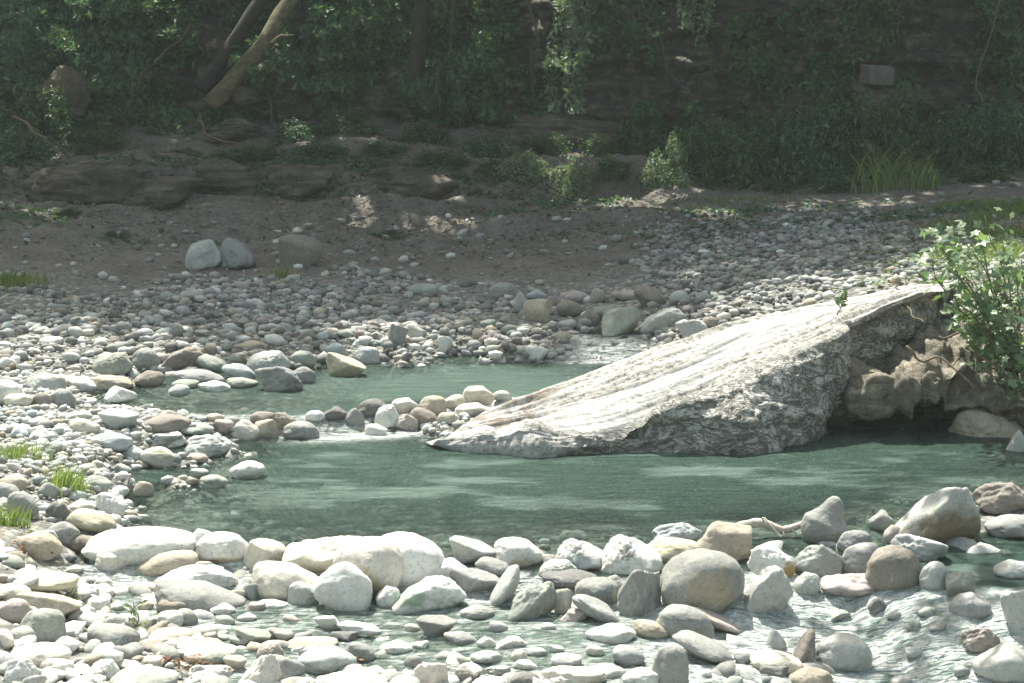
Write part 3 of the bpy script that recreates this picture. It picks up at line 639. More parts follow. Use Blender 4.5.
S_(296,647,357,675,'e','b','long blue grey stone in the lower left middle','long blue grey stone',tilt=6); S_(346,642,376,662,'r','g',tilt=-10)
S_(237,652,281,692,'q','c','cream pyramid shaped stone near the bottom edge','cream pyramid stone',seed=3)
S_(224,655,248,673,'a','t'); S_(185,642,238,664,'e','c','oval tan cream stone left of the cream pyramid stone','oval tan stone'); S_(198,650,230,666,'e','o')
S_(257,642,284,661,'k','p'); S_(189,663,232,681,'k','l'); S_(265,657,303,683,'a','g',tilt=-20); S_(314,614,341,631,'a','w'); S_(336,620,382,636,'k','w'); S_(330,631,358,642,'a','d'); S_(316,669,387,692,'e','w','low white stone on the bottom edge below the long blue grey stone','low white bottom stone')
# --- left foreground
S_(9,642,70,670,'e','c','long cream green cylinder like stone at lower left','long cream cylinder stone',tilt=3)
S_(20,608,65,642,'r','o','blocky greenish grey rounded stone at lower left','blocky greenish stone'); S_(10,625,46,645,'e','o')
S_(0,598,34,624,'r','p'); S_(20,590,83,619,'a','t','tan angular boulder above the blocky greenish stone','tan angular boulder',tilt=-8)
S_(10,571,80,590,'e','y','long yellow cream stone at the left water edge','long yellow cream stone'); S_(-8,583,30,602,'e','c'); S_(-14,628,14,650,'r','c')
S_(88,623,139,653,'r','g','smooth grey stone behind which the little sapling grows','grey sapling stone',tilt=-6)
S_(54,636,79,652,'r','w'); S_(110,645,131,663,'r','g'); S_(135,641,172,656,'e','n'); S_(150,627,194,643,'e','t'); S_(140,635,173,647,'e','g')
S_(5,657,41,686,'k','w','rough white boulder in the lower left corner','lower left white boulder'); S_(90,659,120,681,'k','w'); S_(112,666,180,692,'e','o','broad greenish grey stone on the bottom edge at left','broad greenish bottom stone')
S_(78,674,106,692,'k','w'); S_(132,653,169,665,'e','g'); S_(176,645,206,662,'e','t'); S_(188,663,210,680,'k','l'); S_(39,667,67,680,'r','w')
S_(70,606,96,622,'k','w'); S_(96,578,112,590,'r','l'); S_(62,590,82,604,'k','p'); S_(80,596,110,610,'r','w')
S_(67,510,114,535,'e','y','yellow cream smooth boulder by the grass at the left pool edge','yellow cream boulder',tilt=-10); S_(66,500,96,515,'e','c')
S_(16,530,62,559,'e','t','tan grey smooth boulder left of the long white boulder','tan grey boulder',tilt=-12); S_(46,521,80,546,'r','g','grey round stone between yellow cream and tan grey boulders','grey round stone'); S_(39,529,58,541,'a','b')
S_(67,534,98,552,'e','n',tilt=12); S_(6,491,38,520,'r','g','grey rounded boulder beside the weeds at left edge','grey weed side boulder'); S_(-6,474,30,492,'e','t'); S_(-10,482,20,502,'r','g'); S_(46,501,70,524,'r','d')
S_(95,491,128,520,'k','w','white speckled boulder at the left corner of the pool','white speckled boulder'); S_(110,485,129,498,'r','w')
S_(133,480,154,498,'r','t','small tan egg stone at the left pool margin','small tan egg stone',tilt=25); S_(141,445,178,468,'r','c','cream and blue domed stone on the gravel left of the pool','cream and blue stone',tilt=-12)
S_(120,445,146,463,'r','b'); S_(85,431,134,450,'r','b','broad bluish boulder on the left gravel below the blue white boulder','broad bluish boulder'); S_(156,431,187,448,'k','w'); S_(83,475,113,492,'r','o'); S_(38,481,60,497,'k','o')
S_(99,409,142,432,'a','b','blue white boulder at the outlet of the upper channel','blue white boulder'); S_(136,413,192,433,'e','n','long grey tan boulder right of the blue white boulder','long grey tan boulder',tilt=4)
S_(171,422,214,437,'e','o','elongated greenish grey stone in the stone row','elongated greenish stone'); S_(206,413,223,423,'r','y'); S_(221,416,241,428,'r','g'); S_(214,419,235,434,'a','p')
S_(136,430,186,448,'k','l'); S_(184,433,240,458,'k','l','rough grey boulder at the top left margin of the pool','rough margin boulder'); S_(229,460,266,480,'e','w','lone white stone in the pool off the left bank','lone white pool stone',tilt=4)
S_(199,474,228,489,'e','o'); S_(186,453,208,464,'e','t'); S_(190,468,210,480,'a','o'); S_(68,418,100,436,'e','c'); S_(70,411,94,421,'e','l')
# --- stone row between upper channel and pool
g_='smooth stones in the row between channel and pool'
S_(234,420,259,442,'r','c','cream egg stone at the left part of the row','cream egg row stone',tilt=50); S_(250,411,275,425,'e','n'); S_(254,416,282,441,'a','t',tilt=-40); S_(270,411,297,429,'k','n')
S_(282,420,320,440,'r','g','round grey stone with foam around it in the row','foamy grey stone'); S_(305,410,326,421,'r','w'); S_(323,406,348,421,'r','d','dark grey dome stone in the row','dark row stone'); S_(345,407,365,427,'k','g')
S_(357,398,390,418,'r','d','dark capped stone left of the white mottled stone in the row','dark capped row stone'); S_(374,404,400,429,'k','w','white mottled stone leaning in the row','white mottled row stone'); S_(392,412,420,431,'k','p'); S_(364,423,388,436,'k','w')
S_(390,398,420,415,'e','c'); S_(407,408,439,430,'e','n','brown grey oval stone in the lower tier of the row','brown grey row stone',tilt=-18); S_(418,395,447,415,'r','t','tan stone second tier of the row centre','tan row stone'); S_(437,412,456,425,'e','y')
S_(443,394,470,410,'e','c'); S_(453,403,495,421,'e','c','long beige oval stone under the topmost stone of the row','long beige row stone'); S_(462,386,495,404,'e','c','topmost cream oval stone of the row',None,yc=416,tilt=-6); S_(489,396,521,416,'r','b','bluish rounded stone at the right end of the row touching the slab','bluish end stone'); S_(492,390,512,400,'r','l',yc=412)
# --- mid gravel bar
S_(131,347,161,371,'r','g','large round grey boulder on the far gravel bank','round far bank boulder'); S_(160,346,208,371,'k','n','rough brown boulder right of the round far bank boulder','rough brown boulder'); S_(93,352,134,376,'k','o','mottled greenish boulder left of the round far bank boulder','mottled greenish boulder')
S_(134,370,165,388,'r','n'); S_(172,368,225,386,'e','g','long smooth grey stone at the far water edge','long far edge stone',tilt=-8); S_(172,379,200,389,'e','o'); S_(198,380,231,392,'e','w',tilt=-6); S_(168,384,190,397,'r','l'); S_(226,377,258,388,'e','o')
S_(107,387,136,405,'a','w','pointed white stone standing in the channel at left','pointed white channel stone',tilt=-20); S_(90,374,134,391,'r','t'); S_(62,376,100,391,'e','w','long white stone sloping left of the channel','long white bank stone',tilt=-12); S_(48,388,77,410,'r','g'); S_(25,373,66,394,'r','l')
S_(-12,379,27,405,'r','w','big white boulder at the left edge of the photo','left edge white boulder',tilt=-14); S_(4,393,33,409,'r','c'); S_(31,392,53,409,'r','n'); S_(135,328,154,338,'e','w'); S_(40,336,64,346,'e','w'); S_(-4,356,18,369,'k','w')
S_(254,364,304,393,'k','g','rough dark boulder at the far edge of the upper channel','rough dark channel boulder',seed=5); S_(324,354,367,378,'a','y','yellow cream wedge boulder at the far channel edge','yellow wedge boulder',tilt=-12); S_(291,366,316,384,'r','g'); S_(353,346,380,365,'r','l','pale round stone above the yellow wedge boulder','pale round stone')
S_(193,355,228,374,'e','o',tilt=-14); S_(222,362,256,380,'r','b',tilt=-16); S_(246,350,292,374,'k','l','whitish rough boulder behind the rough dark channel boulder','whitish rough boulder'); S_(264,333,286,347,'e','w',tilt=-20); S_(233,340,269,352,'e','t'); S_(325,342,346,357,'r','b'); S_(289,350,317,368,'r','o'); S_(222,322,240,334,'k','w')
S_(180,289,204,302,'k','l','pale stone lying alone on the brown dirt slope','pale lone dirt stone'); S_(159,291,177,301,'r','o'); S_(408,283,439,297,'e','o','flat green grey stone at the edge of the dirt and gravel','flat edge stone'); S_(487,282,520,301,'r','g','smooth grey green boulder at the foot of the dirt slope','smooth slope foot boulder')
S_(523,298,553,324,'a','t','tan angular boulder beside the far trickle','tan trickle boulder'); S_(525,289,547,301,'r','l'); S_(546,293,566,314,'e','n',tilt=-45); S_(513,290,528,313,'a','l'); S_(383,323,408,350,'a','g','angular grey boulder on the far gravel bar','far bar angular boulder',tilt=-30); S_(404,323,424,342,'k','c'); S_(437,335,453,354,'a','w'); S_(525,345,548,362,'a','w')
S_(559,290,591,305,'e','p','flat purple stone behind the far trickle','flat purple stone',tilt=-8); S_(610,289,646,301,'e','p',tilt=-6); S_(556,300,582,318,'e','n',tilt=-14); S_(593,304,620,323,'k','o'); S_(601,307,641,337,'a','o','greenish angular block at the far trickle','greenish trickle block',seed=4)
S_(637,307,690,335,'k','l','big pale ledge boulder behind the slab at the far trickle','pale ledge boulder',seed=2); S_(675,318,712,342,'k','l','pale bluish boulder just above the slab ridge','pale ridge boulder'); S_(633,286,667,309,'e','n',tilt=-24); S_(669,290,690,305,'r','l'); S_(590,288,606,303,'r','p'); S_(581,309,600,326,'r','n')
S_(186,239,222,271,'k','l','pale lumpy boulder half buried in the dirt bank','pale buried boulder',seed=1); S_(213,237,256,272,'k','g','grey lumpy boulder touching the pale buried boulder','grey buried boulder',seed=6); S_(274,228,322,270,'a','n','brown grey upright boulder jutting from the dirt bank','brown jutting boulder',tilt=34,seed=3)
S_(948,404,1022,450,'k','t','lumpy tan boulder below the leafy bush on the right','lumpy tan boulder',D=11.9,seed=7); S_(891,428,915,451,'r','l','small pale stone standing in the dark hollow','hollow stone',D=12.1); S_(1006,428,1032,465,'a','l','pale block at the right edge of the photo beside the lumpy tan boulder',None,D=11.4)

NHAND = len(STONES)
def find(lm): return [s['o'] for s in STONES if s['lm'] == lm][0]
patch(find('big rugged white topped boulder'), None, (.17, .135, .085), (.35, -.7, -.65), 1.25, .5)
patch(find('white boulder with ochre pit'), None, (.34, .23, .09), (.55, -.6, -.25), .62, .4, 3)
patch(find('big stained grey boulder'), None, (.30, .265, .20), (.2, -.8, .15), .6, .9)
patch(find('pitted white boulder'), None, (.28, .26, .22), (-.2, -.8, .45), .35, .7, 5)
patch(find('rough white boulder'), None, (.34, .42, .33), (-.6, -.5, .3), .7, .5)
patch(find('tall cream boulder'), None, (.36, .30, .20), (-.3, -.8, -.3), .8, .4)  # tan patch puts the shade of the lower left face into the colour
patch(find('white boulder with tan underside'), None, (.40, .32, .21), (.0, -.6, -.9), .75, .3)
patch(find('egg shaped boulder'), None, (.47, .41, .30), (.3, -.7, -.6), .7, .4)
patch(find('striped grey boulder'), None, (.16, .17, .17), (.2, -.9, .1), .5, .8, 4)
# --- the next largest loose stones, scattered on the banks
occ = [(s['px'], s['py'], s['w'] / 2, s['h'] / 2) for s in STONES]
ZONES = [  # x0,x1,y0,y1,count,wmin,wmax,colours
    (0, 230, 428, 470, 14, 14, 24, 'wbclog'), (0, 130, 400, 500, 10, 14, 24, 'wcblg'), (0, 110, 556, 640, 8, 14, 24, 'wctgo'), (0, 380, 600, 683, 22, 15, 26, 'wctglop'),
    (380, 740, 618, 683, 24, 15, 28, 'wlgco'), (0, 130, 325, 385, 16, 12, 20, 'wblcg'), (130, 360, 320, 365, 16, 12, 20, 'wblgo'), (360, 530, 315, 368, 14, 11, 18, 'lgpo'),
    (660, 900, 235, 300, 14, 9, 14, 'lgw'), (560, 720, 296, 330, 6, 11, 18, 'lgo'), (740, 1010, 600, 683, 10, 14, 26, 'log')]
for zx0, zx1, zy0, zy1, cnt, w0, w1, cs in ZONES:
    k = 0; tries = 0
    while k < cnt and tries < 900:
        tries += 1; x = rnd.uniform(zx0, zx1); y = rnd.uniform(zy0, zy1); wd = rnd.uniform(w0, w1); h = wd * rnd.uniform(.42, .68)
        if any(abs(x - a) < (c + wd / 2) * .85 and abs(y - b) < (d + h / 2) * .9 for a, b, c, d in occ): continue
        if zx0 == 740 and False: continue
        D_ = surf_hit(x, y + h / 2); pt = at_D(x, y + h / 2, D_)
        if x > 700 and 320 < y < 480: continue
        if float(water_l(pt[0], pt[1]) - th(pt[0], pt[1])) > .1 and zx0 != 740: continue
        stone(x - wd / 2, y - h / 2, x + wd / 2, y + h / 2, rnd.choice('rrekka'), rnd.choice(cs), tilt=rnd.uniform(-14, 14), wet=.6 if zx0 == 740 else 0)
        occ.append((x, y, wd / 2, h / 2)); k += 1
# --- labels for everything not described by hand
LMS = [(s['lm'], s['px'], s['py'], s) for s in STONES if s['lm']]
SH = dict(q='peaked', r='rounded', e='smooth oval', a='angular', k='rough')
for s in STONES:
    if s['label']: continue
    best = min((l for l in LMS), key=lambda l: (l[1] - s['px']) ** 2 + ((l[2] - s['py']) * 1.8) ** 2)
    dx, dy = s['px'] - best[1], (s['py'] - best[2]) * 1.8
    far = math.hypot(dx, dy) > 60
    if abs(dx) > abs(dy): rel = ('right of' if dx > 0 else 'left of') if far else ('just right of' if dx > 0 else 'just left of')
    else: rel = ('well below' if dy > 0 else 'well above') if far else ('directly below' if dy > 0 else 'directly above')
    size = 'small' if s['w'] < 19 else ('mid sized' if s['w'] < 34 else 'large')
    s['label'] = f"{size} {CNAME[s['ck']]} {SH.get(s['kind'],'rough')} stone {rel} the {best[0]}"; s['gen'] = True
byl = {}
for s in STONES: byl.setdefault(s['label'], []).append(s)
ORD = ['leftmost', 'second from left', 'third from left', 'fourth from left', 'fifth from left']
for k, v in byl.items():
    if len(v) > 1:
        v.sort(key=lambda s: s['px'])
        for i, s in enumerate(v): s['label'] = f"{ORD[i]} {k.replace('directly ', '').replace('just ', '')}"
for s in STONES:
    big = s['w'] >= 44; y = s['py']
    grp = 'boulders and stones of the near shore' if y > 480 else 'stones of the left bank and stone row' if y > 398 else 'stones of the far gravel bank' if y > 275 else 'rocks in the brown bank'
    tag(s['o'], s['label'], 'boulder' if big else 'stone', grp); s['o'].name = 'boulder' if big else 'river_stone'
# ================================================================ loose gravel (uncountable)
def gravel(name, label_kind, pos, size, cols, sub, seed, flat=(.5, .8)):
    V, Fc = ICO[sub] if sub in ICO else ico(sub)
    rr = np.random.default_rng(seed); nvar = 14; kinds = 'rreakkra'
    vars_ = [rock_shape(kinds[i % 8], 500 + i * 13 + seed, 2 if sub == 2 else 3)[0] for i in range(nvar)] if sub in (2, 3) else None
    if sub == 1:
        V1, Fc = ico(1); vars_ = []
        for i in range(nvar):
            d = V1; r_ = np.random.default_rng(900 + i); nn = r_.normal(size=(9, 3)); nn /= np.linalg.norm(nn, axis=1)[:, None]; nn = np.vstack([nn, np.eye(3), -np.eye(3)]); h = r_.uniform(.7, 1, 15)
            m = np.maximum(0, d @ nn.T) / h; r = (m ** 8).sum(1) ** (-1 / 8.); vars_.append(d * r[:, None])
    n = len(pos); nv = len(vars_[0]); VV = np.stack(vars_)[rr.integers(0, nvar, n)]
    a = size[:, None, None] * np.stack([np.ones(n), rr.uniform(.6, 1, n), rr.uniform(*flat, n)], 1)[:, None, :]
    VV = VV * a * .5; t = rr.uniform(0, 6.283, n)[:, None]; tl = rr.normal(0, .25, n)[:, None]
    x, y, z = VV[..., 0], VV[..., 1], VV[..., 2]; x, z = x * np.cos(tl) - z * np.sin(tl), x * np.sin(tl) + z * np.cos(tl)
    x, y = x * np.cos(t) - y * np.sin(t), x * np.sin(t) + y * np.cos(t)
    VV = np.stack([x, y, z], -1) + pos[:, None, :]
    FF = (Fc[None] + (np.arange(n) * nv)[:, None, None]).reshape(-1, 3); CC = np.repeat(cols, nv, axis=0)
    return tag(mesh_np(name, VV.reshape(-1, 3), FF, M_GRAVEL, col=CC), kind='stuff')
def gcols(n, rr, keys, jit=.12):
    c = np.array([PAL[k] for k in keys])[rr.integers(0, len(keys), n)]; return c * (1 + rr.normal(0, jit, (n, 1))) 
def scatter(n, x0, x1, y0, y1, smin, smax, keep, seed, pw=2.2):
    rr = np.random.default_rng(seed); x = rr.uniform(x0, x1, n); y = rr.uniform(y0, y1, n); s = smin + (smax - smin) * rr.random(n) ** pw
    z = th(x, y); k = keep(x, y, z, rr.random(n)); x, y, z, s = x[k], y[k], z[k], s[k]; return np.stack([x, y, z + s * .12], 1), s, rr
land = lambda x, y, z, r: (water_l(x, y) - z) < .04 + .25 * (r - .75) * (r > .75)
pos, s, rr = scatter(3600, -2.6, 1.7, 6.2, 9.5, .03, .15, lambda x, y, z, r: land(x, y, z, r) & (y < yB(x) - .05) | ((r < .3) & (water_l(x, y) - z < .10) & (y < yB(x) - .4)), 1)
gravel('near_gravel', '', pos, s, gcols(len(s), rr, 'wwccwlltgo'), 2, 5, (.3, .6))
pos, s, rr = scatter(14000, -3.6, .2, 9.3, 13.2, .02, .12, land, 2, 3.5)
gravel('left_bank_gravel', '', pos, s, gcols(len(s), rr, 'wwcblglgto'), 2 if False else 1, 6)
notdirt = lambda x, y, z, r: ((water_l(x, y) - z) < .05) & (.33 - .36 * sstep(1.2, 3.0, x - (y - 16) * .13) * -1 > z - .03 + .08 * (r - .5))
def nd(x, y, z, r):
    lim = .305 + .09 * fbm(P3(x * 1.3, y * 1.3, x * 0), 3, 5) * -1 + .36 * sstep(1.2, 3.0, x - (y - 16) * .13)
    return ((water_l(x, y) - z) < .05) & ((z < lim) | (r < .04)) & (y < 22)
pos, s, rr = scatter(42000, -5.5, 3.6, 13, 22.2, .025, .18, nd, 3, 5)
gravel('far_bank_gravel', '', pos, s, gcols(len(s), rr, 'llwcgggnotpdd', .18) * .92, 1, 7)
pos, s, rr = scatter(15000, 1.2, 6.5, 14.0, 23.0, .03, .14, lambda x, y, z, r: (x > 1.0 + (y - 15.5) * .13 + .25 * vnoise(P3(y, y * 0, y * 0), 8)) & (r < 1.25 - sstep(20.0, 21.6, y + .5 * vnoise(P3(x, x * 0, x * 0), 9)) * 1.2) & (r < 1.1 - sstep(3.7, 4.4, x)), 4, 2.8)
gravel('gravel_mound', '', pos, s, gcols(len(s), rr, 'llgggnpod', .16) * .82, 1, 8)
pos, s, rr = scatter(1300, -7, 3, 17.5, 24.2, .02, .09, lambda x, y, z, r: r < .8, 5, 3)
gravel('stones_in_dirt', '', pos, s, gcols(len(s), rr, 'nntgl', .15) * .75, 1, 9)
pos, s, rr = scatter(4000, -2, 4.3, 6.4, 13, .03, .14, lambda x, y, z, r: (water_l(x, y) - z > .03) & (water_l(x, y) - z < .22), 6, 2)
gravel('riverbed_gravel', '', pos, s, gcols(len(s), rr, 'llgogw', .12), 1, 10)

# ================================================================ rock outcrops in the bank, pale block
def outcrop(x0, y0, x1, y1, D, label, seed, depth=.5, strata=.07, mat=None):
    V, Fc = ICO[5]; d = V / np.linalg.norm(V, axis=1)[:, None]; P, Fc = rock_shape('k', seed, 5); W = (x1 - x0) / 2 * D / F; H = (y1 - y0) / 2 * D / F
    P = P * np.array([W, depth, H * 1.25]); q = P * np.array([1.1, 1.1, 7 / max(.4, H)]) * .8
    P += d * np.array([1, 1, .3]) * (strata * vnoise(q + .35 * fbm(P * 2 + seed, 2, seed)[:, None], seed) + strata * .5 * ridged(q * 2.3, 3, seed + 3) + .04 * fbm(P * 7, 3, seed))[:, None]
    c = at_D((x0 + x1) / 2, (y0 + y1) / 2 + .12 * (y1 - y0), D); o = mesh_np('rock_outcrop', P, Fc, mat or M_OUT); o.location = [float(v) for v in c]; return tag(o, label, 'rock', 'rocks in the brown bank')
M_OUT = rough_rock('outcrop_rock', [(.06, .05, .036), (.13, .11, .08), (.24, .21, .16)], 1.8, 0, 1, .06)
outcrop(18, 160, 150, 212, 23.6, 'wide layered rock outcrop in the upper left bank', 3, .5)
outcrop(110, 176, 200, 214, 23.5, 'lower rock shelf at the right end of the layered outcrop', 5, .45)
outcrop(190, 158, 262, 200, 24.2, 'rounded brown rock at the shelf edge right of the layered outcrop', 8, .4, .03)
outcrop(264, 165, 330, 196, 24.3, 'low brown rock under the leafy shrub of the hanging ivy', 9, .35, .03)
outcrop(372, 166, 458, 200, 24.2, 'broad flat brown ledge rock under the shelf plants', 11, .4, .03)
outcrop(484, 112, 650, 146, 26.6, 'long bedded rock ledge at the cliff foot in the middle', 14, .5, .09)
outcrop(40, 66, 90, 114, 26.7, 'yellowish rounded rock showing on the dark slope at upper left', 15, .3, .03, rough_rock('ochre_rock', [(.07, .06, .035), (.13, .11, .07), (.19, .17, .11)], 2))
outcrop(226, 70, 262, 100, 26.8, 'dark rock behind the leaning trunks', 16, .3, .05)
outcrop(205, 118, 262, 138, 25.9, 'flat rock among roots at the foot of the leaning trunks', 17, .3, .05)
def pale_block():
    import bmesh
    c = at_D(878, 75, 26.0); w_ = 13 * 26 / F; bm = bmesh.new(); bmesh.ops.create_cube(bm, size=2); bmesh.ops.scale(bm, vec=(w_, .22, w_ * .72), verts=bm.verts); bmesh.ops.bevel(bm, geom=bm.edges[:], offset=.025, segments=3, affect='EDGES', profile=.6)
    bmesh.ops.subdivide_edges(bm, edges=bm.edges[:], cuts=3, use_grid_fill=True)
    V = np.array([v.co[:] for v in bm.verts]); n_ = .012 * fbm(V * 7, 3, 2); 
    for v, k in zip(bm.verts, n_): v.co *= 1 + k / .2
    me = bpy.data.meshes.new('concrete_block'); bm.to_mesh(me); bm.free(); me.materials.append(plain('block_stone', (.14, .128, .115), .95, .3, 9)); o = bpy.data.objects.new('concrete_block', me); COL.objects.link(o); o.location = [float(v) for v in c]; o.location.y += .1; o.rotation_euler = (.05, .04, .15)
    tag(o, 'square pale pinkish block sitting just above the big bushes', 'block')
    m = outcrop(850, 84, 915, 130, 26.3, 'dark rock carrying the square pale block behind the bushes', 19, .45, .05)
pale_block()

pos, s, rr = scatter(900, .9, 3.8, 6.6, 9.2, .07, .24, lambda x, y, z, r: (water_l(x, y) - z > .05), 16, 1.6)
pos[:, 2] = np.minimum(water_l(pos[:, 0], pos[:, 1]) - s * .2, pos[:, 2] + s * .3)
gravel('rapids_bed_stones', '', pos, s, gcols(len(s), rr, 'llgogwl', .12), 3, 12)

pos, s, rr = scatter(9000, 3.0, 9.0, 6.5, 15.5, .03, .16, lambda x, y, z, r: (water_l(x, y) - z < .04) & (r < .9 + .5 * vnoise(P3(x * .8, y * .8, x * 0), 31)), 21, 3.4)
gravel('right_bank_gravel', '', pos, s, gcols(len(s), rr, 'llwcggtno', .14), 1, 14)
# ================================================================ foliage
def leaves(C, Nrm, size, rr, aspect=.5, lobes=False, droop=0.):
    """leaf polygons at C (n,3), facing roughly Nrm; returns V, F, tint"""
    n = len(C); nrm = Nrm + rr.normal(0, .55, (n, 3)); nrm /= np.linalg.norm(nrm, axis=1)[:, None] + 1e-9
    a = rr.normal(size=(n, 3)); a[:, 2] -= droop; a -= nrm * (a * nrm).sum(1)[:, None]; a /= np.linalg.norm(a, axis=1)[:, None] + 1e-9; b = np.cross(nrm, a)
    s = size * rr.uniform(.65, 1.3, n)
    if lobes:
        ang = np.linspace(0, 2 * math.pi, 11)[:-1]; rad_ = np.array([1.0, .5, .85, .42, .6, .22, .6, .42, .85, .5]); loc = np.stack([np.cos(ang) * rad_, np.sin(ang) * rad_, -.18 * rad_ ** 2], 1)
        loc = np.vstack([loc, [0, 0, 0]]); Fl = np.array([(10, i, (i + 1) % 10) for i in range(10)])
    else:
        loc = np.array([[-1, 0, 0], [-.1, -aspect, .12], [1, 0, -.12], [-.1, aspect, .12]]); Fl = np.array([(0, 1, 2), (0, 2, 3)])
    V = C[:, None] + s[:, None, None] * (a[:, None] * loc[None, :, :1] + b[:, None] * loc[None, :, 1:2] + nrm[:, None] * loc[None, :, 2:])
    Fc = (Fl[None] + (np.arange(n) * len(loc))[:, None, None]).reshape(-1, 3)
    t = np.clip(rr.beta(.9, 1.9, n), 0, 1); return V.reshape(-1, 3), Fc, np.repeat(t, len(loc))
def foliage_obj(name, V, Fc, t, mat, parent=None):
    return mesh_np(name, V, Fc, mat, parent, smooth=False, col=np.stack([t, t, t], 1))
def clump_points(n, rr, nc, shell=.6, flat=1.):
    """points in leafy clumps inside a unit dome, z from 0"""
    c = rr.normal(size=(nc, 3)); c /= np.linalg.norm(c, axis=1)[:, None]; c *= rr.uniform(.35, .88, nc)[:, None] ; c[:, 2] = np.abs(c[:, 2])
    k = rr.integers(0, nc, n); d = rr.normal(size=(n, 3)); d /= np.linalg.norm(d, axis=1)[:, None]; r = rr.uniform(.12, .3, nc)[k] * rr.uniform(shell, 1.1, n)
    P = c[k] + d * r[:, None]; nr = d + c[k] * .6 + np.array([0, 0, .5]); return P, nr
def branchy(rr, n, R_=.9, base=(0, 0, 0), r0=.02):
    parts = []
    for i in range(n):
        e = rr.normal(size=3); e[2] = abs(e[2]) + .5; e = e / np.linalg.norm(e) * R_ * rr.uniform(.6, 1); P = wig(base, np.array(base) + e, 7, .12, int(rr.integers(999)))
        V, Fq, Ft = tube(P, np.linspace(r0, r0 * .3, 7), 5); parts.append((V, [Fq, Ft]))
    return join(parts)
SHRUB = []
for i in range(7):
    rr = np.random.default_rng(300 + i); P, nr = clump_points(3000, rr, 34 + i * 3); V, Fc, t = leaves(P, nr, .05, rr, .45)
    f = foliage_obj('foliage', V, Fc, t, [M_LEAF, M_LEAF, M_LEAF2][i % 3]); BV, BF = branchy(rr, 9); s = mesh_np('stem', BV, BF, M_DARKBARK); SHRUB.append((f.data, s.data)); bpy.data.objects.remove(f); bpy.data.objects.remove(s)
def shrub(px, py, wpx, hpx, D, label, var=0, mat=None, name='shrub', cat='shrub', group='shrubs below the cliff', dens=None, leaf=None):
    p = at_D(px, py, D); zt = float(at_D(px, py - hpx, D)[2]); p[2] = float(th(p[0], p[1])) - .03
    e = empty(name, p, rnd.uniform(0, 6.28)); sx = wpx / 2 * D / F; sz = max(zt - p[2], .4 * hpx * D / F) * .98; sz = min(sz, 1.5 * sx); sx = max(sx, .75 * sz); e.scale = (sx, sx * .8, sz)
    fd, sd = SHRUB[var % 7]
    if mat:
        fd = fd.copy(); fd.materials.clear(); fd.materials.append(mat)
    for nme, dta in (('foliage', fd), ('stem', sd)): o = bpy.data.objects.new(nme, dta); COL.objects.link(o); o.parent = e
    return tag(e, label, cat, group)
sh = [
 (668,200,64,84,24.1,'shrub with pale sunlit leaves left of the big bush mass',0,M_LEAF3),
 (612,204,66,50,24.3,'low dark shrub right of the sunlit spot',1),
 (575,200,58,48,24.2,'sunlit yellow green shrub over the bright dry patch',2,M_LEAF3),
 (525,192,76,46,24.4,'sunlit pale shrub left of the bright dry patch',3,M_LEAF3),
 (728,212,110,86,24.2,'dark bush on the left flank of the big bush mass',4),
 (790,214,120,120,24.5,'tall dark bush in the left half of the bush mass',5),
 (850,205,130,138,24.9,'tallest bush, just left of the square pale block',6),
 (915,200,120,122,25.0,'tall bush right of the square pale block',0),
 (965,212,110,104,24.4,'dense bush behind the arching grass',1,M_LEAF2),
 (1020,214,120,120,24.3,'bush cut by the right edge of the photo',2),
 (1085,214,130,140,24.5,'bush just beyond the right edge of the photo',3),
 (745,170,100,50,25.7,'low bush at the cliff foot left of the tall bush',6),
 (1010,150,120,60,25.9,'upper bush under the pale hanging stalk',5),
 (830,218,90,48,23.6,'low front bush left of the arching grass',2,M_LEAF2),
 (930,222,80,56,23.4,'low bright bush right of the arching grass',3,M_LEAF2),
 (985,226,80,50,23.2,'low bush above the grassy bank at right',4),
 (770,222,70,34,23.6,'small bush beside the arching dry twig',0),
 (445,192,96,44,24.9,'creeping shrub over the broad ledge rock',1),
 (385,178,100,40,25.2,'creeping shrub on the shelf right of the hanging ivy',2,M_LEAF2),
 (320,182,90,46,25.1,'leafy shrub under the hanging ivy',3,M_LEAF2),
 (262,180,70,38,25.2,'low shrub above the rounded shelf rock',4),
 (482,172,80,44,25.6,'dark shrub left of the sunlit pale shrub',5),
 (420,160,90,44,26.1,'dark shrub at the foot of the dark tree trunk',6),
 (350,152,90,44,26.2,'dark shrub left of the dark tree trunk',0),
 (28,178,100,54,24.9,'blue green shrub above the layered outcrop at left edge',1,M_LEAF2),
 (-30,205,100,60,24.0,'shrub cut by the left edge of the photo',2,M_LEAF2),
 (95,158,100,34,25.9,'low creeping shrub above the layered outcrop',3),
 (40,138,110,56,26.3,'dark shrub at the left end of the cliff foot',4),
 (12,236,60,26,22.6,'small low plant on the dirt at the left edge',5),
 (70,250,60,18,22.0,'flat ground plant on the dirt below the layered outcrop',6),
 (115,290,50,22,20.2,'small dark plant at the foot of the dirt slope, left',2),
 (385,280,66,20,20.3,'low dark plant above the flat green grey stone',3),
 (160,222,34,14,23.2,'tiny plant on the dirt between outcrop and pale boulder',1),
 (232,240,40,16,22.2,'small plant growing over the pale buried boulder',0),
 (635,240,50,14,21.6,'tiny sparse plant on the dirt left of the gravel mound',5),
]
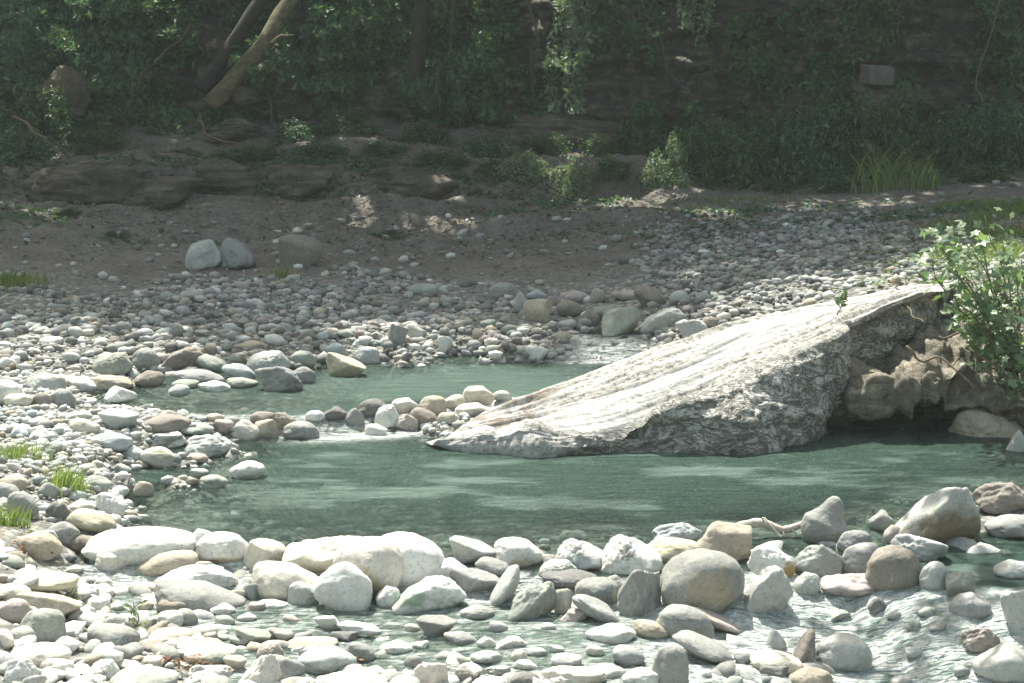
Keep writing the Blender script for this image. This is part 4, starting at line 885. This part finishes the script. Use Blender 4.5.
sh += [
 (700,196,90,92,24.6,'dark shrub between the pale leafed shrub and the big bush mass',1),
 (765,206,110,112,24.9,'bush filling the left of the bush mass, behind the low ones',3),
 (820,210,110,120,24.7,'bush directly left of the tallest bush',2,M_LEAF2),
 (885,204,120,112,24.6,'bush directly below the square pale block',4),
 (945,205,120,118,25.2,'bush behind the low bright bush at right',6),
 (990,206,110,112,24.9,'second bush from the right edge of the photo',5),
 (640,160,90,54,25.9,'ferny shrub at the cliff foot behind the pale leafed shrub',0),
 (600,168,70,36,25.7,'ferny shrub at the right end of the bedded ledge',1),
 (230,176,70,30,25.2,'creeping plant right of the layered outcrop',2),
 (180,168,60,22,25.3,'thin creeping plant on top of the layered outcrop',6),
 (300,160,90,44,26.0,'shrub at the base of the narrow ivy curtain',5),
 (365,190,70,34,24.6,'creeper hanging over the shelf left of the broad ledge rock',4,M_LEAF2),
 (500,190,60,36,24.7,'shrub between broad ledge rock and the sunlit pale shrub',6),
 (540,160,90,30,25.9,'dark fern like shrub below the bedded ledge',3),
 (60,196,60,26,23.4,'small creeper in front of the layered outcrop',0),
 (-5,165,90,70,25.4,'blue green bush filling the left edge under the ivy',2,M_LEAF2),
]
for a in sh: shrub(*a)
# --- ivy curtains hanging on the cliff
def ivy(px, py, wpx, hpx, n, label, seed, mat=M_LEAF, size=.06, out=.45, name='hanging_ivy', group='ivy hanging on the cliff'):
    rr = np.random.default_rng(seed); n = int(n * 1.6); c = at_D(px, py, 27.2); w_, h_ = wpx / 2 * 27.2 / F, hpx / 2 * 27.2 / F
    nst = max(3, int(wpx / 9)); sx = rr.uniform(-1, 1, nst); sl_ = rr.uniform(.55, 1.0, nst); k = rr.integers(0, nst, n); v = rr.random(n)
    x = c[0] + (sx[k] + rr.normal(0, .13, n) + .18 * np.sin(v * 5 + k)) * w_; z = c[2] + h_ - v * 2 * h_ * sl_[k] + rr.normal(0, .03, n)
    y = cliff_y(x, z) - .06 - out * np.abs(vnoise(P3(x * 2.5, z * 2.5, x * 0), seed)) * rr.random(n) - .05 * rr.random(n)
    e = empty(name, (c[0], float(cliff_y(np.array(c[0]), np.array(c[2]))), c[2] + h_)); o = np.array(e.location)
    V, Fc, t = leaves(np.stack([x, y, z], 1) - o, np.tile([0, -1, .6], (n, 1)), size, rr, .45, droop=.8)
    foliage_obj('foliage', V, Fc, t, mat, e)
    parts = []
    for j in range(min(nst, 8)):
        zz = np.linspace(c[2] + h_, c[2] + h_ - 2 * h_ * sl_[j], 9); xx = c[0] + (sx[j] + .18 * np.sin(np.linspace(0, 1, 9) * 5 + j)) * w_; yy = cliff_y(xx, zz) - .05
        TV, Fq, Ft = tube(np.stack([xx, yy, zz], 1) - o, np.full(9, .009), 4); parts.append((TV, [Fq, Ft]))
    SV, SF = join(parts); mesh_np('stem', SV, SF, M_DARKBARK, e); return tag(e, label, 'ivy', group)
ivy(60, 45, 150, 130, 4200, 'broad blue green ivy covering the upper left corner', 1, M_LEAF2)
ivy(150, 30, 110, 80, 1800, 'ivy patch between the left corner and the leaning trunks', 2)
ivy(20, 120, 70, 60, 900, 'dark ivy low at the left edge of the cliff', 3)
ivy(305, 62, 44, 130, 2000, 'narrow ivy curtain just right of the leaning mossy trunk', 4, M_LEAF2, .055, .5)
ivy(350, 70, 70, 160, 2600, 'dense ivy between the narrow curtain and the dark trunk', 5)
ivy(240, 15, 60, 40, 500, 'ivy tuft above the leaning trunks', 6)
ivy(465, 40, 90, 110, 1800, 'dark ivy right of the dark tree trunk', 7)
ivy(500, 100, 90, 70, 700, 'thin ivy above the bedded cliff ledge', 8)
ivy(565, 55, 46, 118, 900, 'sunlit pale ivy strand hanging in mid cliff', 9, M_LEAF3, .06, .6)
ivy(625, 30, 70, 70, 420, 'sparse ivy right of the sunlit strand', 10)
ivy(708, 22, 40, 60, 260, 'small sunlit ivy tuft near the top, right of centre', 11, M_LEAF3, .05, .5)
ivy(660, 130, 60, 50, 700, 'ivy on the cliff foot behind the pale leafed shrub', 12)
ivy(800, 80, 90, 50, 700, 'ivy above the big bush mass', 13)
ivy(985, 60, 60, 120, 700, 'ivy around the pale hanging stalk at right', 14)
ivy(120, 110, 120, 60, 700, 'sparse ivy on the dark earth right of the left edge', 15)
ivy(210, 130, 90, 40, 500, 'sparse ivy at the foot of the leaning trunks', 16)
ivy(260, 60, 50, 90, 700, 'ivy trailing behind the dark thinner trunk', 17)
ivy(400, 30, 60, 80, 1100, 'ivy wrapped around the top of the dark tree trunk', 18)
ivy(440, 100, 60, 80, 1000, 'ivy just right of the foot of the dark tree trunk', 19, M_LEAF2)
ivy(95, 80, 110, 100, 1600, 'loose ivy under the corner ivy at upper left', 20)
ivy(850, 30, 90, 60, 260, 'few trailing leaves on the bare cliff above the pale block', 21)
ivy(760, 50, 60, 70, 300, 'few trailing leaves right of the small sunlit tuft', 22)
# --- logs, trunk
def log(name, a, b, r0, r1, mat, label, cat, seed, amp=.1, seg=12, stubs=()):
    P = wig(a, b, 16, amp, seed); e = empty(name, a); o = np.array(a); V, Fq, Ft = tube(P - o, np.linspace(r0, r1, 16) * (1 + .06 * np.sin(np.arange(16) * 1.9)), seg, jit=.04, seed=seed)
    mesh_np('trunk', V, [Fq, Ft], mat, e)
    for i, (t, dv) in enumerate(stubs):
        q = P[int(t * 15)] - o; V, Fq, Ft = tube(wig(q, q + np.array(dv), 7, .05, seed + i), np.linspace(r1 * .4, r1 * .12, 7), 6); mesh_np('branch', V, [Fq, Ft], mat, e)
    return tag(e, label, cat)
log('leaning_trunk', at_D(208, 106, 26.3), at_D(352, -55, 27.6), .135, .115, M_BARK2, 'pale mossy trunk leaning against the slope at upper left', 'tree trunk', 5, .12, stubs=[(.45, (.45, -.2, .12)), (.7, (-.3, -.2, .5))])
log('leaning_trunk', at_D(200, 90, 26.8), at_D(300, -45, 27.9), .12, .1, M_DARKBARK, 'dark thinner trunk leaning behind the pale mossy trunk', 'tree trunk', 8, .12)
log('dry_twig', at_D(738, 206, 23.6), at_D(812, 200, 23.4), .014, .008, M_TWIG, 'dry arching twig under the bushes', 'twig', 12, .35, 5)
log('dry_stalk', at_D(984, 112, 26.2), at_D(1006, -5, 26.4), .018, .01, M_TWIG, 'thin pale dead stalk standing against the cliff at right', 'stalk', 15, .2, 5)
log('driftwood', at_D(737, 530, 9.25), at_D(806, 522, 9.3), .030, .017, M_PALEWOOD, 'pale driftwood branch between the tan block and the cone boulder', 'driftwood', 17, .03, 7, [(.4, (.09, -.05, -.03)), (.7, (.1, .03, .04))])
log('dry_stick', at_D(898, 300, 12.7), at_D(924, 324, 12.4), .009, .006, M_TWIG, 'thin stick lying on the upper end of the slab', 'stick', 19, .02, 5)
log('dry_stick', at_D(940, 335, 12.3), at_D(1000, 352, 12.2), .008, .006, M_TWIG, 'thin root across the tan bank under the leafy bush', 'root', 21, .06, 5)
log('dry_stick', at_D(12, 118, 25.6), at_D(48, 138, 25.3), .03, .02, M_TWIG, 'short grey stick among the ivy at the left edge', 'stick', 22, .05, 5)
for k_, (x0_, y0_, x1_, y1_, wh) in enumerate([(870, 372, 930, 398, 'crossing the tan bank above the dark hollow'), (905, 345, 972, 392, 'running down the tan bank below the leafy bush'), (850, 398, 905, 388, 'along the lip of the dark hollow'), (975, 360, 1022, 400, 'hanging at the right edge below the leafy bush')]):
    log('exposed_root', at_D(x0_, y0_, 12.0), at_D(x1_, y1_, 11.8), .011, .006, M_TWIG, f'exposed root {wh}', 'root', 50 + k_, .12, 6)
for k_, (x0_, y0_, x1_, y1_, wh) in enumerate([(250, 60, 262, 150, 'left of the narrow ivy curtain'), (520, -5, 535, 100, 'through the ivy above the bedded ledge'), (640, 10, 690, 90, 'slanting across the bare cliff in the middle'), (455, -5, 440, 120, 'beside the dark tree trunk'), (190, 20, 120, 120, 'slanting through the loose ivy at upper left')]):
    log('thin_stem', at_D(x0_, y0_, 26.6), at_D(x1_, y1_, 26.2), .022, .012, M_BARK, f'thin woody stem {wh}', 'stem', 70 + k_, .3, 6)
log('dead_branch', at_D(195, 122, 26.0), at_D(238, 142, 25.4), .022, .012, M_TWIG, 'small forked dead branch at the foot of the leaning trunks', 'branch', 23, .15, 5, [(.3, (.1, -.1, .2))])
# --- trees: dark trunk in view and the wood that shades the bank, crowns above the frame
def tree(name, base, top, r0, crown, nleaf, label, seed, lsize=.16, mat=M_CANOPY, bark=M_BARK, cat='tree', group='trees on the cliff', nc=40):
    rr = np.random.default_rng(seed); base = np.array(base, float); e = empty(name, base); top = np.array(top, float)
    P = wig(base, top, 18, .35, seed) - base; V, Fq, Ft = tube(P, np.linspace(r0, r0 * .35, 18) * (1 + .05 * np.sin(np.arange(18) * 2.3)), 12, jit=.05, seed=seed); mesh_np('trunk', V, [Fq, Ft], bark, e)
    cc = np.array(crown[0]) - base; cr = np.array(crown[1])
    c = rr.normal(size=(nc, 3)); c /= np.linalg.norm(c, axis=1)[:, None]; c *= rr.uniform(.3, .92, nc)[:, None]; c = c * cr + cc
    parts = []
    for i in range(nc // 2):
        q = P[rr.integers(8, 18)]; V, Fq, Ft = tube(wig(q, c[i], 8, .3, seed + i), np.linspace(r0 * .28, .02, 8), 5); parts.append((V, [Fq, Ft]))
    BV, BF = join(parts); mesh_np('limbs', BV, BF, bark, e)
    k = rr.integers(0, nc, nleaf); d = rr.normal(size=(nleaf, 3)); d /= np.linalg.norm(d, axis=1)[:, None]; r = (rr.uniform(.16, .38, nc)[k] * cr.mean()) * rr.uniform(.4, 1.1, nleaf)
    Q = c[k] + d * r[:, None] * [1, 1, .7]
    # carve gaps into the crowns along sun rays so flecks reach chosen spots
    keep = np.ones(nleaf, bool)
    for g, gr in GAPS:
        v = Q + base - g; tt = v @ SDIR; dist = np.linalg.norm(v - tt[:, None] * SDIR, axis=1); keep &= ~((dist < gr * (1 + .5 * vnoise(Q * 3, 4))) & (tt > 1))
    Q = Q[keep]; d = d[keep]
    V, Fc, t = leaves(Q, d + [0, 0, .8], lsize, rr, .5); foliage_obj('crown', V, Fc, t, mat, e); return tag(e, label, cat, group)
GAPS = [(at_D(560, 50, 26.6), .55), (at_D(555, 188, 24.2), .45), (at_D(665, 150, 24.1), .45), (at_D(708, 20, 26.8), .3), (at_D(450, 208, 23.6), .35), (at_D(40, 30, 26.6), .3), (at_D(880, 160, 24.6), .3)]
tree('tree', at_D(400, 140, 26.9), (-1.2, 26.0, 9), .13, ((-1.0, 24.2, 10.2), (2.8, 3.2, 2.6)), 6500, 'tree with dark trunk standing at the cliff foot, left of centre', 41, bark=M_DARKBARK)
tr = [(-9, 28.5, -8.6), (-6, 28, -5.6), (-3.4, 28.5, -3.4), (1.6, 28.2, 1.4), (4.2, 28.6, 4.0), (6.8, 28.2, 6.6), (9.5, 28.5, 9.2)]
for i, (x, y, tx) in enumerate(tr):
    wh = ['far left of the frame', 'above the left ivy', 'behind the leaning trunks', 'above the sunlit ivy strand', 'above the cliff right of centre', 'above the big bush mass', 'far right of the frame'][i]
    tree('tree', (x, y, float(cliff_y(np.array([x]), np.array([3.9]))[0]) * 0 + 3.9), (tx, y - 3.0, 10.5), .2, ((tx, 23.9 + .6 * math.sin(i * 2.1), 10.8 + .6 * math.cos(i * 3)), (2.8, 3.4, 2.4)), 7000, f'wood tree on the cliff top, {wh}', 60 + i)
for i, (x, y, tx) in enumerate([(-7.5, 31, -7.4), (-2.2, 31, -2), (3, 31.5, 3), (8, 31, 8)]):
    tree('tree', (x, y, 5.2), (tx, y - 3, 13.5), .2, ((tx, 26.5, 14.6), (3.6, 4.2, 2.6)), 5200, f"taller wood tree further back, {['leftmost', 'left of centre', 'right of centre', 'rightmost'][i]}", 90 + i, .2)
for i, (x, tx) in enumerate([(-8.5, -8), (-5.2, -5.6), (-2.6, -2.4), (.6, .4), (3.0, 3.1), (5.6, 5.8), (8.6, 8.4)]):
    y = 29.3; zz = 5.0; tree('slope_tree', (x, y, zz), (tx, y - .4, zz + 4.5), .12, ((tx, 28.9 + .3 * math.cos(i * 2.7), 9.3 + .4 * math.sin(i)), (2.3, 1.9, 2.7)), 4600, f"lower wood tree on the slope above the cliff, {['1st', '2nd', '3rd', '4th', '5th', '6th', '7th'][i]} from the left", 140 + i, .18, nc=34)
# bank tree on the right whose crown shades the rapids
tree('bank_tree', (5.6, 11.8, 1.0), (2.8, 11.2, 5.4), .17, ((2.1, 10.9, 5.5), (2.2, 1.35, 1.0)), 700, 'riverside tree on the right bank shading the rapids, crown above the photo', 120, .10, M_CANOPY, group='riverside trees', nc=46)
# --- near leafy bush on the right bank
def leafy_bush():
    e = empty('leafy_bush', at_D(1010, 372, 12.2)); o = np.array(e.location); rr = np.random.default_rng(5); parts = []; LP = []; LN = []
    ends = [(940, 238), (935, 262), (955, 250), (975, 232), (1000, 238), (1020, 255), (950, 285), (965, 300), (985, 275), (1005, 290), (1020, 310), (985, 325), (1005, 340), (1024, 350), (1040, 240), (1050, 290), (1045, 330), (1000, 365), (1022, 385), (975, 345), (1035, 375), (930, 250), (925, 235), (948, 222), (930, 275), (985, 215), (960, 268), (1015, 268), (995, 310)]
    for i, (ex, ey) in enumerate(ends):
        b = at_D(ex, ey, 11.9 + rr.uniform(-.25, .3)) - o; P = wig((rr.uniform(-.05, .1), 0, 0), b, 10, .09, 200 + i); V, Fq, Ft = tube(P, np.linspace(.009, .003, 10), 5); parts.append((V, [Fq, Ft]))
        m = 20; t = rr.uniform(.4, 1.05, m); q = np.stack([np.interp(t, np.linspace(0, 1, 10), P[:, k]) for k in range(3)], 1) + rr.normal(0, .065, (m, 3)); LP.append(q)
    BV, BF = join(parts); mesh_np('stem', BV, BF, M_TWIG, e)
    Q = np.vstack(LP); V, Fc, t = leaves(Q, np.tile([-.1, -.6, .9], (len(Q), 1)), .052, rr, lobes=True); foliage_obj('foliage', V, Fc, t, M_LEAFN, e)
    Q = Q[rr.random(len(Q)) < .6] + rr.normal(0, .05, (int((rr.random(1) * 0).sum()) or 1, 3)); V, Fc, t = leaves(Q + [0.03, .06, -.02], np.tile([0, -.5, .9], (len(Q), 1)), .04, rr, .45); foliage_obj('foliage', V, Fc, t, M_LEAFN, e)
    tag(e, 'leafy green bush with lobed leaves hanging over the tan bank at right edge', 'bush')
M_LEAFN = leaf_mat('lobed_leaf', (.09, .15, .08), (.28, .38, .22), .4, .7)
leafy_bush()
# --- little plants
def plantlet(px, py, D, hgt, n, size, label, seed, mat=M_LEAF3, name='sapling', spread=.3):
    rr = np.random.default_rng(seed); p = at_D(px, py, D); e = empty(name, p); P = wig((0, 0, -.02), (rr.uniform(-.1, .3) * hgt, 0, hgt), 8, .02, seed); V, Fq, Ft = tube(P, np.linspace(.005, .002, 8), 5); parts = [(V, [Fq, Ft])]
    LP = [];
    for i in range(n):
        t = rr.uniform(.25, 1); q = np.array([np.interp(t, np.linspace(0, 1, 8), P[:, k]) for k in range(3)]); a = rr.uniform(0, 6.28); b = q + np.array([math.cos(a), math.sin(a), .35]) * hgt * spread * rr.uniform(.4, 1); V, Fq, Ft = tube(np.array([q, (q + b) / 2 + [0, 0, .005], b]), [.0025, .002, .001], 4); parts.append((V, [Fq, Ft])); LP += [b, (q + b * 2) / 3]
    BV, BF = join(parts); mesh_np('stem', BV, BF, M_TWIG, e); Q = np.array(LP); V, Fc, t = leaves(Q, np.tile([0, -.4, 1], (len(Q), 1)), size, rr, .4); foliage_obj('foliage', V, Fc, t, mat, e); return tag(e, label, 'plant')
plantlet(138, 643, 7.75, .19, 16, .022, 'tiny green sapling growing behind the smooth grey stone at lower left', 3)
plantlet(838, 312, 12.4, .13, 12, .035, 'small green sprig growing on the ridge of the slab', 4)
plantlet(22, 558, 9.0, .2, 14, .025, 'small green weed beside the tan grey boulder at left', 6)
plantlet(72, 612, 8.1, .1, 10, .02, 'tiny weed on the stones above the blocky greenish stone', 7)
def grass(px, py, D, wpx, h, n, label, seed, bw=.006, arch=.6, mat=M_GRASS):
    rr = np.random.default_rng(seed); p = at_D(px, py, D); w_ = wpx / 2 * D / F; e = empty('grass_tuft', p); x = rr.normal(0, .45, n) * w_; y = rr.normal(0, .4, n) * w_; z0 = th(x + p[0], y + p[1]) - p[2]
    hh = h * rr.uniform(.45, 1.1, n); a = rr.uniform(0, 6.28, n); ar = arch * hh * rr.uniform(.2, 1, n); V = []
    for s_ in (0, .35, .7, 1):
        cx = x + np.cos(a) * ar * s_ ** 2; cy = y + np.sin(a) * ar * s_ ** 2; cz = z0 + hh * s_ * (1 - .25 * s_); ww = bw * (1 - s_ * .9)
        V += [np.stack([cx - ww * np.sin(a + 1.57), cy, cz], 1), np.stack([cx + ww * np.sin(a + 1.57) + ww * .3, cy + ww * .5, cz], 1)]
    V = np.stack(V, 1); F1 = np.array([(0, 1, 3, 2), (2, 3, 5, 4), (4, 5, 7, 6)]); Fc = (F1[None] + (np.arange(n) * 8)[:, None, None]).reshape(-1, 4); t = np.repeat(rr.random(n), 8)
    m = mesh_np('blades', V.reshape(-1, 3), Fc, mat, e, smooth=False, col=np.stack([t, t, t], 1)); return tag(e, label, 'grass tuft')
M_GRASSD = leaf_mat('shaded_grass', (.07, .12, .04), (.26, .32, .14))
grass(885, 216, 23.2, 60, .85, 130, 'tall arching grass tuft in front of the big bush mass', 1, .010, 1.0, M_GRASSD)
grass(920, 222, 23.0, 36, .55, 60, 'shorter grass tuft right of the tall arching tuft', 2, .01, .7, M_GRASSD)
grass(8, 326, 17.2, 80, .16, 500, 'bright green grass patch at the left edge on the far bank', 3, .007, .5)
grass(68, 508, 9.9, 44, .20, 260, 'bright grass tuft above the yellow cream boulder', 4, .004)
grass(22, 486, 10.3, 70, .16, 260, 'thin grass growing through the stones at the left edge', 5, .003, .5)
grass(12, 545, 9.1, 40, .16, 130, 'grass beside the tan grey boulder at the left edge', 6, .004)
grass(286, 316, 17.8, 34, .22, 60, 'sparse yellowish weed on the far gravel', 7, .006)
grass(978, 232, 20.5, 110, .14, 700, 'grassy strip on the bank behind the leafy bush', 8, .007, .5)
grass(1010, 250, 19.0, 80, .12, 420, 'short grass nearest the leafy bush at the right edge', 9, .006, .5)
grass(740, 222, 22.8, 120, .14, 220, 'low thin grass along the top of the gravel mound', 10, .007, .5, M_GRASSD)
grass(90, 655, 7.6, 30, .05, 90, 'mossy green tuft between the stones at lower left', 11, .004, .5)
# --- uncountable small stuff
def ground_leaves(name, spots, size, mat, seed, cols=None):
    rr = np.random.default_rng(seed); Q = []
    for px, py, rx, ry, n in spots:
        c = at_z(px, py, 0); D = surf_hit(px, py); c = at_D(px, py, D); x = c[0] + rr.normal(0, rx, n); y = c[1] + rr.normal(0, ry, n); Q.append(np.stack([x, y, np.maximum(th(x, y), water_l(x, y)) + rr.uniform(.01, .05, n)], 1))
    Q = np.vstack(Q); V, Fc, t = leaves(Q, np.tile([0, 0, 1.4], (len(Q), 1)), size, rr, .5); return tag(foliage_obj(name, V, Fc, t, mat), kind='stuff')
M_LITTER = leaf_mat('dry_leaf', (.16, .07, .035), (.34, .20, .11), .1)
ground_leaves('dry_leaf_litter', [(30, 553, .08, .06, 60), (76, 680, .05, .05, 30), (180, 668, .07, .05, 70), (330, 666, .07, .04, 60), (205, 675, .05, .04, 30)], .014, M_LITTER, 3)
ground_leaves('ground_cover', [(330, 188, 1.2, .3, 900), (60, 175, 1.0, .35, 900), (450, 195, .8, .25, 500), (560, 205, .7, .2, 400), (10, 215, .4, .5, 400), (700, 215, 1.2, .2, 500), (120, 240, .8, .5, 120), (230, 165, 1.0, .3, 500), (900, 218, 1.5, .25, 700), (440, 240, 2.0, .6, 120)], .045, M_LEAF2, 4)
grass(960, 268, 15.5, 130, .12, 500, 'short sunlit grass just behind the upper end of the slab', 12, .006, .5)
ground_leaves("right_bank_plants", [(1180, 330, .5, .8, 700), (1280, 280, .8, 1.0, 600)], .03, M_LEAF3, 8)
for k_, (px_, py_, D_, wh) in enumerate([(1090, 330, 12.6, 'just right of the leafy bush'), (1200, 300, 13.5, 'beyond the right frame edge near the riverside tree'), (1180, 430, 10.8, 'on the right bank beside the pool')]): grass(px_, py_, D_, 120, .25, 260, 'grass tuft ' + wh, 30 + k_, .005, .6)
for k_, (px_, py_, D_, w_, wh) in enumerate([(1000, 262, 17.2, 130, 'in the middle of the sunlit grassy bank right'), (960, 250, 18.6, 90, 'left end of the grassy bank above the leafy bush'), (1040, 240, 19.5, 150, 'at the right frame edge on the grassy bank'), (1000, 285, 15.4, 150, 'lowest on the grassy bank behind the tan rock')]): grass(px_, py_, D_, w_, .15, 520, 'short grass patch ' + wh, 40 + k_, .006, .5)
ground_leaves('bank_herbs', [(990, 240, .7, .9, 700), (1010, 275, .6, .7, 700), (960, 262, .3, .6, 240)], .035, M_LEAF3, 18)
ivy(878, 92, 60, 30, 260, 'ivy creeping up in front of the square pale block', 33)
M_LITTER2 = leaf_mat('bank_litter', (.09, .07, .045), (.32, .27, .2), .1)
ground_leaves('forest_litter', [(920, 360, .45, .3, 260), (980, 380, .3, .3, 200), (300, 230, 3, 1.2, 2200), (600, 235, 2, 1.0, 1200), (560, 196, .3, .12, 200), (150, 200, 2, .8, 800), (350, 150, 4, .5, 900), (960, 240, 1.0, .8, 400)], .03, M_LITTER2, 5)

# ---------------------------------------------------------------- air
def haze():
    V = np.array([(x, y, z) for z in (-2.6, 24) for y in (-42, 92) for x in (-62, 62)], float); Fc = np.array([(0, 2, 3, 1), (4, 5, 7, 6), (0, 1, 5, 4), (2, 6, 7, 3), (0, 4, 6, 2), (1, 3, 7, 5)])
    m, n, o, N, L = newmat('haze_air'); v = N('VolumePrincipled'); v.inputs['Color'].default_value = (.9, 1, .95, 1); v.inputs['Density'].default_value = .0013; v.inputs['Anisotropy'].default_value = 0; L(v.outputs[0], o.inputs['Volume'])
    tag(mesh_np('haze', V, Fc, m, smooth=False), kind='stuff')
haze()
